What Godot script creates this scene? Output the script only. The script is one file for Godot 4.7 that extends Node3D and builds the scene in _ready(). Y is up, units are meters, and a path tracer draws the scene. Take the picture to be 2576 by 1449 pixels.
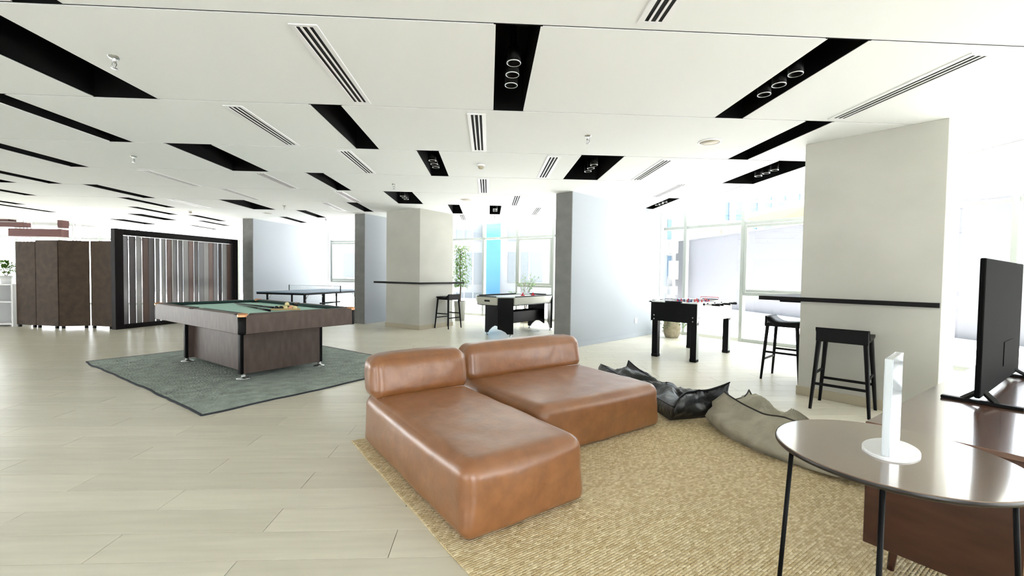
extends Node3D
# A curved, glazed games lounge. World: camera at (0, 1.317, 0), -z along the ceiling troughs.
# The facade is an arc about CEN with radius RAD; fins, columns and bays are radial to it.

const EYE := Vector3(0, 1.317, 0)
const FPX := 1107.5
const CEN := Vector2(-11.6, 3.6)
const RAD := 20.93
const RCE := 20.38          # inner edge of the curtain pocket
const H := 2.817            # ceiling height
const SEAM0 := -2.685       # first ceiling seam
const BAND := 1.398         # ceiling band width
const SKY_ENERGY := 2.6
const UPPER := 32.0
const SUN_ENERGY := 16.0
const SUN_ELEV := 83.0
const SUN_AZ := Vector2(0.55, -0.835)
const BACK_GLAZED := [1, 2]

var M := {}
var cache := {}
var taken := {}
var cam: Camera3D
var rng := RandomNumberGenerator.new()

# ---------------------------------------------------------------- naming and nodes
func numbered(n: String) -> String:
	if not taken.has(n):
		taken[n] = 0
		return n
	taken[n] += 1
	return "%s_%03d" % [n, taken[n]]

func tag(o: Node, label: String, category: String, group := "") -> void:
	o.set_meta("label", label)
	o.set_meta("category", category)
	if group != "":
		o.set_meta("group", group)

func thing(called: String, label: String, category: String, at := Vector3.ZERO, turn := 0.0, group := "") -> Node3D:
	var o := Node3D.new()
	o.name = numbered(called)
	add_child(o)
	o.position = at
	o.rotation.y = turn
	tag(o, label, category, group)
	return o

func struct_node(called: String) -> Node3D:
	var o := Node3D.new()
	o.name = numbered(called)
	o.set_meta("kind", "structure")
	add_child(o)
	return o

func part(parent: Node, called: String, mesh: Mesh, mat: Material, at := Vector3.ZERO, rot := Vector3.ZERO) -> MeshInstance3D:
	var o := MeshInstance3D.new()
	o.mesh = mesh
	o.material_override = mat
	o.name = called
	parent.add_child(o, true)
	o.position = at
	o.rotation = rot
	return o

func struct_mesh(called: String, mesh: Mesh, mat: Material, at := Vector3.ZERO, turn := 0.0) -> MeshInstance3D:
	var o := part(self, numbered(called), mesh, mat, at, Vector3(0, turn, 0))
	o.set_meta("kind", "structure")
	return o

func copy(src: Node3D, at: Vector3, turn: float, label := "") -> Node3D:
	var c: Node3D = src.duplicate()
	var base := String(src.name)
	c.name = numbered(base)
	add_child(c)
	c.position = at
	c.rotation.y = turn
	if label != "":
		c.set_meta("label", label)
	return c

func yaw(dx: float, dz: float) -> float:      # turn that lays local +x along (dx, dz)
	return atan2(-dz, dx)

# ---------------------------------------------------------------- pixels to places
func ray(x: float, y: float) -> Vector3:
	return cam.transform.basis * Vector3((x - 1288.0) / FPX, -(y - 724.5) / FPX, -1.0)

func at_h(x: float, y: float, h: float) -> Vector3:
	var d := ray(x, y)
	return EYE + d * ((h - EYE.y) / d.y)

func at_z(x: float, y: float, z: float) -> Vector3:
	var d := ray(x, y)
	return EYE + d * (z / d.z)

# ---------------------------------------------------------------- mesh helpers
func new_st(smooth := false) -> SurfaceTool:
	var st := SurfaceTool.new()
	st.begin(Mesh.PRIMITIVE_TRIANGLES)
	st.set_smooth_group(0 if smooth else -1)
	return st

func tri(st: SurfaceTool, a: Vector3, b: Vector3, c: Vector3, ref: Vector3) -> void:
	var n := (a - c).cross(a - b)
	if n.dot((a + b + c) / 3.0 - ref) < 0.0:
		st.add_vertex(a); st.add_vertex(c); st.add_vertex(b)
	else:
		st.add_vertex(a); st.add_vertex(b); st.add_vertex(c)

func quad(st: SurfaceTool, a: Vector3, b: Vector3, c: Vector3, d: Vector3, ref: Vector3) -> void:
	tri(st, a, b, c, ref)
	tri(st, a, c, d, ref)

func done(st: SurfaceTool) -> ArrayMesh:
	st.generate_normals()
	return st.commit()

func add_box(st: SurfaceTool, size: Vector3, c := 0.0, xf := Transform3D.IDENTITY) -> void:
	var h := size * 0.5
	c = min(c, min(h.x, min(h.y, h.z)) * 0.9)
	var o := xf.origin
	if c <= 0.0:
		for ax in 3:
			for s in [-1.0, 1.0]:
				var q := []
				for k in [[-1, -1], [1, -1], [1, 1], [-1, 1]]:
					var p := Vector3()
					p[ax] = s * h[ax]
					p[(ax + 1) % 3] = k[0] * h[(ax + 1) % 3]
					p[(ax + 2) % 3] = k[1] * h[(ax + 2) % 3]
					q.append(xf * p)
				quad(st, q[0], q[1], q[2], q[3], o)
		return
	for ax in 3:
		var b := (ax + 1) % 3
		var d := (ax + 2) % 3
		for s in [-1.0, 1.0]:
			var q := []
			for k in [[-1, -1], [1, -1], [1, 1], [-1, 1]]:
				var p := Vector3()
				p[ax] = s * h[ax]
				p[b] = k[0] * (h[b] - c)
				p[d] = k[1] * (h[d] - c)
				q.append(xf * p)
			quad(st, q[0], q[1], q[2], q[3], o)
			for s2 in [-1.0, 1.0]:      # edge between face (ax, s) and face (b, s2)
				var e := []
				for k in [[0, -1], [1, -1], [1, 1], [0, 1]]:
					var p := Vector3()
					p[ax] = s * (h[ax] - (c if k[0] == 1 else 0.0))
					p[b] = s2 * (h[b] - (0.0 if k[0] == 1 else c))
					p[d] = k[1] * (h[d] - c)
					e.append(xf * p)
				quad(st, e[0], e[1], e[2], e[3], o)
	for sx in [-1.0, 1.0]:
		for sy in [-1.0, 1.0]:
			for sz in [-1.0, 1.0]:
				var s := Vector3(sx, sy, sz)
				tri(st, xf * (s * (h - Vector3(0, c, c))), xf * (s * (h - Vector3(c, 0, c))), xf * (s * (h - Vector3(c, c, 0))), o)

func box(size: Vector3, c := 0.0) -> ArrayMesh:
	var key := "box%s%s" % [size, c]
	if not cache.has(key):
		var st := new_st()
		add_box(st, size, c)
		cache[key] = done(st)
	return cache[key]

func bar(st: SurfaceTool, a: Vector3, b: Vector3, w: float, t: float, c := 0.0) -> void:    # a rectangular bar from a to b
	var d := (b - a)
	var up := Vector3.UP if abs(d.normalized().y) < 0.95 else Vector3.RIGHT
	var bs := Basis.looking_at(d.normalized(), up)
	add_box(st, Vector3(w, t, d.length()), c, Transform3D(bs, (a + b) * 0.5))

func prism(pts: PackedVector2Array, y0: float, y1: float) -> ArrayMesh:
	var st := new_st()
	add_prism(st, pts, y0, y1)
	return done(st)

func add_prism(st: SurfaceTool, pts: PackedVector2Array, y0: float, y1: float) -> void:
	var idx := Geometry2D.triangulate_polygon(pts)
	for i in range(0, idx.size(), 3):
		var a := pts[idx[i]]; var b := pts[idx[i + 1]]; var c := pts[idx[i + 2]]
		var mid := (a + b + c) / 3.0
		var r := Vector3(mid.x, (y0 + y1) / 2.0, mid.y)
		tri(st, Vector3(a.x, y1, a.y), Vector3(b.x, y1, b.y), Vector3(c.x, y1, c.y), r)
		tri(st, Vector3(a.x, y0, a.y), Vector3(b.x, y0, b.y), Vector3(c.x, y0, c.y), r)
	var area := 0.0
	for i in pts.size():
		area += pts[i].cross(pts[(i + 1) % pts.size()])
	for i in pts.size():
		var a := pts[i]; var b := pts[(i + 1) % pts.size()]
		var n := (b - a).orthogonal() * (1.0 if area > 0.0 else -1.0)      # outward or inward, fixed by ref below
		var mid := (a + b) / 2.0
		var inside := mid + n.normalized() * 0.001
		if not Geometry2D.is_point_in_polygon(inside, pts):
			inside = mid - n.normalized() * 0.001
		quad(st, Vector3(a.x, y0, a.y), Vector3(b.x, y0, b.y), Vector3(b.x, y1, b.y), Vector3(a.x, y1, a.y), Vector3(inside.x, (y0 + y1) / 2, inside.y))

func rect_pts(x0: float, z0: float, x1: float, z1: float) -> PackedVector2Array:
	return PackedVector2Array([Vector2(x0, z0), Vector2(x1, z0), Vector2(x1, z1), Vector2(x0, z1)])

func add_tube(st: SurfaceTool, pts: Array, radii, sides := 8, caps := true) -> void:
	var n := pts.size()
	var rings := []
	for i in n:
		var d: Vector3 = (pts[min(i + 1, n - 1)] - pts[max(i - 1, 0)]).normalized()
		var up := Vector3.UP if abs(d.y) < 0.95 else Vector3.RIGHT
		var sx := d.cross(up).normalized()
		var sy := sx.cross(d).normalized()
		var r: float = radii[i] if radii is Array else radii
		var ring := []
		for k in sides:
			var an := TAU * k / sides
			ring.append(pts[i] + (sx * cos(an) + sy * sin(an)) * r)
		rings.append(ring)
	for i in n - 1:
		var ref: Vector3 = (pts[i] + pts[i + 1]) * 0.5
		for k in sides:
			var k2 := (k + 1) % sides
			quad(st, rings[i][k], rings[i][k2], rings[i + 1][k2], rings[i + 1][k], ref)
	if caps:
		for e in [0, n - 1]:
			var inner: Vector3 = pts[1] if e == 0 else pts[n - 2]
			for k in range(1, sides - 1):
				tri(st, rings[e][0], rings[e][k], rings[e][k + 1], inner)

func tube(pts: Array, radii, sides := 8, smooth := true) -> ArrayMesh:
	var st := new_st(smooth)
	add_tube(st, pts, radii, sides)
	return done(st)

func lathe(prof: Array, seg := 24, smooth := true) -> ArrayMesh:      # prof: Vector2(radius, y) from bottom to top
	var st := new_st(smooth)
	add_lathe(st, prof, seg, Vector3.ZERO)
	return done(st)

func add_lathe(st: SurfaceTool, prof: Array, seg: int, at: Vector3) -> void:
	for i in prof.size() - 1:
		var p: Vector2 = prof[i]
		var q: Vector2 = prof[i + 1]
		for k in seg:
			var a0 := TAU * k / seg
			var a1 := TAU * (k + 1) / seg
			var v := func(r: Vector2, an: float) -> Vector3: return at + Vector3(cos(an) * r.x, r.y, sin(an) * r.x)
			var e := (q - p)
			var am := (a0 + a1) / 2
			var out := Vector3(cos(am) * e.y, -e.x, sin(am) * e.y)      # to the right of the way up: outward
			var A: Vector3 = v.call(p, a0)
			var B: Vector3 = v.call(p, a1)
			var C: Vector3 = v.call(q, a1)
			var D: Vector3 = v.call(q, a0)
			var ref := (A + B + C + D) / 4.0 - out
			if p.x > 1e-5:
				tri(st, A, B, C, ref)
			if q.x > 1e-5:
				tri(st, A, C, D, ref)

# a cushion: a box with round edges, bulging faces and a little unevenness
func soft_box(size: Vector3, r: float, bulge: Vector3, n := 18, amp := 0.0, freq := 4.0, seed_ := 1, pre = null, foot_r := 9.0) -> ArrayMesh:
	var st := new_st(true)
	var half := size * 0.5
	var noise := FastNoiseLite.new()
	noise.seed = seed_
	noise.frequency = freq * 0.25
	noise.fractal_octaves = 3
	var map := func(p: Vector3) -> Vector3:
		var w := p * half
		var rr: float = lerp(min(r, foot_r), r, smoothstep(-0.9, 0.2, p.y))
		var lim := half - Vector3.ONE * rr
		var q := w.clamp(-lim, lim)
		var d := w - q
		var o := q + (d.normalized() * rr if d.length() > 1e-6 else Vector3.ZERO)
		var f := Vector3((1 - p.y * p.y) * (1 - p.z * p.z), (1 - p.x * p.x) * (1 - p.z * p.z), (1 - p.x * p.x) * (1 - p.y * p.y))
		for ax in 3:
			if abs(p[ax]) > 0.999 and not (ax == 1 and p.y < 0.0):
				o[ax] += sign(p[ax]) * bulge[ax] * f[ax]
		if amp > 0.0:
			var dir := p.normalized()
			o += dir * noise.get_noise_3dv(o * 4.0) * amp
		if pre != null:
			o = pre.call(o)
		return o
	# parameter samples bunched towards the edges so that the rounding is smooth
	var ts := []
	for i in n + 1:
		var t := -1.0 + 2.0 * i / n
		ts.append(sin(t * PI / 2) * 0.55 + t * 0.45)
	for ax in 3:
		for s in [-1.0, 1.0]:
			var grid := []
			for i in n + 1:
				var row := []
				for j in n + 1:
					var p := Vector3()
					p[ax] = s
					p[(ax + 1) % 3] = ts[i]
					p[(ax + 2) % 3] = ts[j]
					row.append(map.call(p))
				grid.append(row)
			for i in n:
				for j in n:
					quad(st, grid[i][j], grid[i + 1][j], grid[i + 1][j + 1], grid[i][j + 1], (grid[i][j] + grid[i + 1][j + 1]) / 2 - _axis(ax) * s)
	return done(st)

func _axis(ax: int) -> Vector3:
	var v := Vector3()
	v[ax] = 1.0
	return v

# ---------------------------------------------------------------- textures and materials
func noise_tex(size: int, freq: float, a: Color, b: Color, seed_ := 1, octaves := 4, stretch := Vector2.ONE) -> ImageTexture:
	var n := FastNoiseLite.new()
	n.seed = seed_
	n.frequency = freq
	n.fractal_octaves = octaves
	var img := Image.create(size, size, false, Image.FORMAT_RGB8)
	# tileable: blend of four shifted copies
	for y in size:
		for x in size:
			var fx := float(x) / size
			var fy := float(y) / size
			var v := 0.0
			v += n.get_noise_2d(x * stretch.x, y * stretch.y) * (1 - fx) * (1 - fy)
			v += n.get_noise_2d((x - size) * stretch.x, y * stretch.y) * fx * (1 - fy)
			v += n.get_noise_2d(x * stretch.x, (y - size) * stretch.y) * (1 - fx) * fy
			v += n.get_noise_2d((x - size) * stretch.x, (y - size) * stretch.y) * fx * fy
			img.set_pixel(x, y, a.lerp(b, clamp(v * 1.1 + 0.5, 0.0, 1.0)))
	img.generate_mipmaps()
	return ImageTexture.create_from_image(img)

func normal_tex(size: int, freq: float, strength: float, seed_ := 1, octaves := 4) -> ImageTexture:
	var t := noise_tex(size, freq, Color.BLACK, Color.WHITE, seed_, octaves)
	var img := t.get_image()
	img.clear_mipmaps()
	img.convert(Image.FORMAT_RGBA8)
	img.bump_map_to_normal_map(strength)
	return ImageTexture.create_from_image(img)

func jute_textures() -> Array:
	var s := 512
	var col := Image.create(s, s, false, Image.FORMAT_RGB8)
	var hgt := Image.create(s, s, false, Image.FORMAT_RGBA8)
	var n := FastNoiseLite.new()
	n.seed = 5
	n.frequency = 0.02
	var r := RandomNumberGenerator.new()
	r.seed = 9
	var rows := 32      # braid rows in the tile
	var cols := 16
	var tone := []
	for i in rows * cols:
		tone.append(r.randf())
	for y in s:
		for x in s:
			var row := int(y * rows / s)
			var fy := fposmod(float(y) * rows / s, 1.0)
			var xs := float(x) * cols / s + 0.5 * (row % 2) + 0.35 * (fy - 0.5) * (1 if row % 2 == 0 else -1)
			var ci := posmod(int(floor(xs)), cols)
			var fx := fposmod(xs, 1.0)
			var hh: float = sqrt(max(0.0, sin(fy * PI))) * pow(max(0.0, sin(fx * PI)), 0.35)
			var t: float = tone[row * cols + ci]
			var c := Color(0.80, 0.71, 0.53).lerp(Color(0.95, 0.89, 0.74), t)
			c = c.lerp(Color(0.62, 0.51, 0.34), clamp(0.5 + n.get_noise_2d(x, y) * 0.8, 0, 1) * 0.3)
			col.set_pixel(x, y, c)
			hgt.set_pixel(x, y, Color(hh, hh, hh))
	col.generate_mipmaps()
	hgt.bump_map_to_normal_map(8.0)
	return [ImageTexture.create_from_image(col), ImageTexture.create_from_image(hgt)]

func plank_texture() -> ImageTexture:      # far floor: 12 rows of boards, 2.7 m square
	var s := 1024
	var img := Image.create(s, s, false, Image.FORMAT_RGB8)
	var r := RandomNumberGenerator.new()
	r.seed = 12
	var n := FastNoiseLite.new()
	n.seed = 3
	n.frequency = 0.01
	n.fractal_octaves = 4
	var tones := []
	for i in 24:
		tones.append(r.randf_range(-0.012, 0.012))
	for y in s:
		var row := int(y * 12 / s)
		var fy := fposmod(y * 12.0 / s, 1.0)
		for x in s:
			var xs := x * 2.0 / s + (0.37 * row)
			var fx := fposmod(xs, 1.0)
			var t: float = tones[(row * 2 + posmod(int(floor(xs)), 2)) % 24] + n.get_noise_2d(x * 0.6, y * 6.0) * 0.03
			var c := Color(0.835 + t, 0.81 + t, 0.735 + t)
			if fy < 0.02 or fx < 0.004:
				c = c.darkened(0.22)
			img.set_pixel(x, y, c)
	img.generate_mipmaps()
	return ImageTexture.create_from_image(img)

func mat(called: String, c: Color, rough := 0.6, metal := 0.0) -> StandardMaterial3D:
	var m := StandardMaterial3D.new()
	m.albedo_color = c
	m.roughness = rough
	m.metallic = metal
	M[called] = m
	return m

func tri_tex(m: StandardMaterial3D, tex: Texture2D, metres: float, nrm: Texture2D = null, strength := 1.0, world := true) -> void:
	m.uv1_triplanar = true
	m.uv1_world_triplanar = world
	m.uv1_scale = Vector3.ONE / metres
	if tex:
		m.albedo_texture = tex
	if nrm:
		m.normal_enabled = true
		m.normal_texture = nrm
		m.normal_scale = strength

func make_materials() -> void:
	mat("ceiling", Color(0.955, 0.962, 0.955), 0.9)
	mat("white_wall", Color(0.67, 0.69, 0.715), 0.85)
	var pl := mat("plaster", Color(1, 1, 1), 0.85)
	tri_tex(pl, noise_tex(256, 0.012, Color(0.70, 0.695, 0.66), Color(0.75, 0.745, 0.71), 4), 2.4)
	var ge := mat("grey_board", Color(1, 1, 1), 0.55)
	tri_tex(ge, noise_tex(256, 0.02, Color(0.40, 0.40, 0.39), Color(0.47, 0.47, 0.455), 8), 1.2)
	mat("skirting", Color(0.70, 0.66, 0.57), 0.6)
	mat("void", Color(0.018, 0.018, 0.018), 0.95)
	mat("trough", Color(0.02, 0.021, 0.022), 0.7)
	var fl := mat("floor", Color(1, 1, 1), 0.30)
	tri_tex(fl, plank_texture(), 2.7)
	for i in 5:
		var v: float = [0.0, 0.012, -0.012, 0.02, -0.018][i]
		var w := mat("plank%d" % i, Color(1, 1, 1), 0.30)
		tri_tex(w, noise_tex(256, 0.02, Color(0.815 + v, 0.79 + v, 0.72 + v), Color(0.86 + v, 0.835 + v, 0.765 + v), 20 + i, 4, Vector2(0.25, 2.5)), 1.1)
	mat("joint", Color(0.58, 0.55, 0.49), 0.8)
	mat("aluminium", Color(0.66, 0.68, 0.66), 0.45, 0.25)
	var g := mat("glass", Color(0.80, 0.90, 0.92, 0.02), 0.02)
	g.transparency = BaseMaterial3D.TRANSPARENCY_ALPHA
	mat("white_metal", Color(0.95, 0.95, 0.95), 0.4)
	mat("chrome", Color(0.75, 0.76, 0.76), 0.25, 0.9)
	mat("black_metal", Color(0.03, 0.03, 0.032), 0.45, 0.2)
	var le := mat("leather", Color(1, 1, 1), 0.40)
	le.clearcoat_enabled = true
	le.clearcoat = 0.9
	le.clearcoat_roughness = 0.33
	tri_tex(le, noise_tex(512, 0.018, Color(0.50, 0.315, 0.17), Color(0.58, 0.375, 0.21), 31, 5), 1.1, normal_tex(512, 0.05, 3.0, 32, 5), 0.14, false)
	var jt := jute_textures()
	var ju := mat("jute", Color(1, 1, 1), 0.95)
	tri_tex(ju, jt[0], 0.44, jt[1], 0.9, false)
	var ru := mat("grey_rug", Color(1, 1, 1), 0.97)
	tri_tex(ru, noise_tex(512, 0.016, Color(0.52, 0.56, 0.525), Color(0.66, 0.70, 0.66), 41, 5), 1.6, normal_tex(256, 0.2, 4.0, 42, 3), 0.6)
	mat("rug_edge", Color(0.20, 0.22, 0.24), 0.95)
	var pw := mat("pool_wood", Color(1, 1, 1), 0.5)
	tri_tex(pw, noise_tex(256, 0.03, Color(0.295, 0.24, 0.215), Color(0.365, 0.305, 0.275), 51, 4, Vector2(1, 0.35)), 0.8, null, 1.0, false)
	mat("pool_cloth", Color(0.70, 0.85, 0.80), 0.9)
	mat("pool_cushion", Color(0.07, 0.20, 0.19), 0.85)
	mat("brass", Color(0.80, 0.58, 0.42), 0.3, 0.8)
	mat("black_plastic", Color(0.035, 0.036, 0.038), 0.4)
	mat("black_laminate", Color(0.03, 0.034, 0.036), 0.35)
	mat("stool_wood", Color(0.022, 0.02, 0.02), 0.5)
	M.stool_wood.metallic_specular = 0.3
	mat("bar_top", Color(0.075, 0.065, 0.065), 0.4)
	mat("table_top", Color(0.46, 0.38, 0.31), 0.16)
	mat("table_rim", Color(0.10, 0.075, 0.065), 0.35)
	var cw := mat("console_wood", Color(1, 1, 1), 0.22)
	tri_tex(cw, noise_tex(256, 0.03, Color(0.205, 0.11, 0.085), Color(0.26, 0.15, 0.115), 61, 4, Vector2(0.25, 1)), 0.8, null, 1.0, false)
	var ct := mat("console_top", Color(1, 1, 1), 0.2)
	tri_tex(ct, noise_tex(256, 0.03, Color(0.34, 0.225, 0.17), Color(0.40, 0.275, 0.21), 62, 4, Vector2(0.25, 1)), 0.8, null, 1.0, false)
	ct.clearcoat_enabled = true
	ct.clearcoat = 1.0
	ct.clearcoat_roughness = 0.10
	M.table_top.clearcoat_enabled = true
	M.table_top.clearcoat = 1.0
	M.table_top.clearcoat_roughness = 0.08
	mat("tv_shell", Color(0.03, 0.03, 0.028), 0.8)
	M.tv_shell.metallic_specular = 0.2
	var ac := mat("acrylic", Color(0.93, 0.95, 0.96, 0.52), 0.05)
	ac.transparency = BaseMaterial3D.TRANSPARENCY_ALPHA
	mat("white_gloss", Color(0.94, 0.94, 0.94), 0.15)
	var bl := mat("black_bag", Color(1, 1, 1), 0.33)
	tri_tex(bl, noise_tex(256, 0.02, Color(0.05, 0.055, 0.06), Color(0.10, 0.105, 0.11), 71, 4), 0.7, normal_tex(256, 0.04, 3.0, 72, 4), 0.5)
	var gb := mat("grey_bag", Color(1, 1, 1), 0.85)
	tri_tex(gb, noise_tex(256, 0.02, Color(0.60, 0.58, 0.51), Color(0.70, 0.68, 0.61), 73, 4), 0.8, normal_tex(256, 0.12, 3.0, 74, 3), 0.4)
	mat("bag_piping", Color(0.22, 0.20, 0.18), 0.8)
	var sp := mat("screen_panel", Color(1, 1, 1), 0.8)
	tri_tex(sp, noise_tex(256, 0.03, Color(0.215, 0.165, 0.125), Color(0.30, 0.235, 0.18), 81, 4), 1.3)
	mat("screen_frame", Color(0.085, 0.07, 0.07), 0.5)
	for i in 4:
		var cc: Color = [Color(0.42, 0.41, 0.41), Color(0.33, 0.31, 0.31), Color(0.50, 0.49, 0.48), Color(0.38, 0.30, 0.27)][i]
		mat("slat%d" % i, cc, 0.3, 0.25)
	mat("leaf", Color(0.26, 0.42, 0.16), 0.5)
	M["leaf"].backlight_enabled = true
	M["leaf"].backlight = Color(0.25, 0.35, 0.10)
	mat("leaf_pale", Color(0.42, 0.55, 0.28), 0.5)
	M["leaf_pale"].backlight_enabled = true
	M["leaf_pale"].backlight = Color(0.3, 0.38, 0.15)
	mat("bark", Color(0.38, 0.30, 0.22), 0.9)
	mat("soil", Color(0.16, 0.12, 0.09), 0.95)
	var po := mat("pot_stone", Color(1, 1, 1), 0.9)
	tri_tex(po, noise_tex(128, 0.05, Color(0.55, 0.51, 0.42), Color(0.68, 0.64, 0.55), 91, 4), 0.5)
	mat("pot_grey", Color(0.66, 0.66, 0.63), 0.8)
	mat("tt_blue", Color(0.36, 0.45, 0.52), 0.35)
	mat("net", Color(0.75, 0.80, 0.82), 0.8)
	mat("hockey_side", Color(0.72, 0.72, 0.67), 0.35)
	mat("hockey_play", Color(0.90, 0.92, 0.93), 0.18)
	mat("red_plastic", Color(0.80, 0.08, 0.20), 0.35)
	mat("foos_white", Color(0.88, 0.89, 0.88), 0.35)
	mat("foos_field", Color(0.86, 0.88, 0.86), 0.4)
	mat("player_red", Color(0.75, 0.10, 0.16), 0.4)
	mat("player_blue", Color(0.14, 0.18, 0.42), 0.4)
	mat("ball_ivory", Color(0.90, 0.84, 0.62), 0.15)
	mat("ball_pink", Color(0.86, 0.62, 0.50), 0.15)
	mat("ball_dark", Color(0.06, 0.10, 0.10), 0.15)
	mat("rack_wood", Color(0.78, 0.66, 0.46), 0.4)
	mat("cue_wood", Color(0.16, 0.13, 0.11), 0.35)
	for k in ["black_laminate", "black_plastic", "black_metal", "screen_frame", "bar_top", "trough"]:
		M[k].metallic_specular = 0.25
	# outside
	mat("paving", Color(0.755, 0.752, 0.74), 0.9)
	mat("grass", Color(0.36, 0.44, 0.26), 0.95)
	mat("boundary", Color(0.36, 0.36, 0.38), 0.9)
	mat("render_white", Color(0.52, 0.52, 0.525), 0.9)
	mat("render_blue", Color(0.15, 0.37, 0.48), 0.8)
	mat("ext_glass", Color(0.38, 0.40, 0.42), 0.3)
	mat("ext_frame", Color(0.58, 0.60, 0.61), 0.5)
	mat("tower_glass", Color(0.19, 0.31, 0.40), 0.35)
	mat("canvas", Color(0.64, 0.52, 0.48), 0.85)
	mat("timber", Color(0.34, 0.20, 0.19), 0.7)

# ---------------------------------------------------------------- build order
func _ready() -> void:
	rng.seed = 7
	setup_camera_and_light()
	make_materials()
	build_floor()
	build_ceiling()
	build_facade()
	build_walls()
	build_columns()
	build_ceiling_fittings()
	build_outside()
	build_pool_corner()
	build_sofas()
	build_bean_bags()
	build_side_table_and_console()
	build_stools()
	build_foosball()
	build_air_hockey()
	build_table_tennis()
	build_screens()
	build_plants()
	build_small()

func setup_camera_and_light() -> void:
	cam = Camera3D.new()
	cam.name = "camera"
	cam.position = EYE
	var b := Basis(Vector3.UP, -0.05328) * Basis(Vector3.RIGHT, -0.03046) * Basis(Vector3.BACK, 0.013756)
	cam.transform.basis = b
	cam.fov = rad_to_deg(2.0 * atan(724.5 / FPX))
	cam.near = 0.05
	cam.far = 400.0
	add_child(cam)
	cam.current = true
	var sky_mat := ProceduralSkyMaterial.new()
	sky_mat.sky_top_color = Color(0.90, 0.945, 0.99)
	sky_mat.sky_horizon_color = Color(0.98, 0.982, 0.98)
	sky_mat.ground_bottom_color = Color(0.80, 0.79, 0.76)
	sky_mat.ground_horizon_color = Color(0.93, 0.95, 0.96)
	sky_mat.sky_energy_multiplier = SKY_ENERGY
	sky_mat.ground_energy_multiplier = SKY_ENERGY
	sky_mat.sun_angle_max = 1.0
	# a high sun over the street: it strikes the paving outside the glass, not the room
	var sun := DirectionalLight3D.new()
	sun.name = "sun"
	sun.light_energy = SUN_ENERGY
	sun.light_color = Color(1.0, 0.995, 0.985)
	sun.light_angular_distance = 0.6
	sun.shadow_enabled = true
	add_child(sun)
	var el := deg_to_rad(SUN_ELEV)
	var towards := Vector3(SUN_AZ.x * cos(el), sin(el), SUN_AZ.y * cos(el))
	sun.transform.basis = Basis.looking_at(-towards, Vector3.RIGHT)
	var sky := Sky.new()
	sky.sky_material = sky_mat
	var env := Environment.new()
	env.background_mode = Environment.BG_SKY
	env.sky = sky
	env.ambient_light_source = Environment.AMBIENT_SOURCE_SKY
	env.reflected_light_source = Environment.REFLECTION_SOURCE_SKY
	env.tonemap_mode = Environment.TONE_MAPPER_LINEAR
	env.tonemap_exposure = 1.45
	env.sdfgi_enabled = true
	env.ssao_enabled = true
	env.ssil_enabled = true
	var we := WorldEnvironment.new()
	we.name = "environment"
	we.environment = env
	add_child(we)

func polar(r: float, deg: float) -> Vector2:
	return CEN + Vector2(cos(deg_to_rad(deg)), sin(deg_to_rad(deg))) * r

func xr(z: float, r: float) -> float:       # x of the arc of radius r at depth z
	return CEN.x + sqrt(max(0.01, r * r - (z - CEN.y) * (z - CEN.y)))

# ---------------------------------------------------------------- setting
func build_floor() -> void:
	var st := new_st()
	var out := PackedVector2Array()
	out.append(Vector2(-24.2, 4.6))
	var d := -127.0
	while d <= 2.5:
		out.append(polar(RAD + 0.12, d))
		d += 3.0
	out.append(Vector2(9.4, 4.6))
	# a solid slab with a shallow bed for the boards that can be told apart
	add_prism(st, out, -0.19, -0.012)
	var fx0 := -7.2; var fx1 := 6.3; var fz0 := -6.3; var fz1 := -1.35
	var bed := rect_pts(fx0, fz0, fx1, fz1)
	var rings: Array = Geometry2D.clip_polygons(out, rect_pts(fx0, -40, fx1, 40))
	for p in rings:
		add_prism(st, p, -0.012, 0.0)
	var mid: Array = Geometry2D.intersect_polygons(out, rect_pts(fx0, -40, fx1, fz0))
	mid.append_array(Geometry2D.intersect_polygons(out, rect_pts(fx0, fz1, fx1, 40)))
	for p in mid:
		add_prism(st, p, -0.012, 0.0)
	var floor_ := struct_mesh("floor", done(st), M.floor)
	var bedm := part(floor_, "joint_bed", prism(bed, -0.012, -0.009), M.joint)
	bedm.set_meta("label", "dark joints between the boards")
	var pm := box(Vector3(1.347, 0.009, 0.2225), 0.0012)
	var half := box(Vector3(0.672, 0.009, 0.2225), 0.0012)
	for row in 22:
		var z := fz0 + 0.1125 + row * 0.225
		var off: float = [0.0, 0.675][row % 2]
		var x := fx0
		if off > 0.0:
			part(floor_, "floor_board", half, M["plank%d" % rng.randi_range(0, 4)], Vector3(x + 0.3375, -0.0045, z))
			x += 0.675
		while x < fx1 - 0.1:
			if fx1 - x < 1.0:
				part(floor_, "floor_board", half, M["plank%d" % rng.randi_range(0, 4)], Vector3(x + 0.3375, -0.0045, z))
				x += 0.675
			else:
				part(floor_, "floor_board", pm, M["plank%d" % rng.randi_range(0, 4)], Vector3(x + 0.675, -0.0045, z))
				x += 1.35

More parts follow.
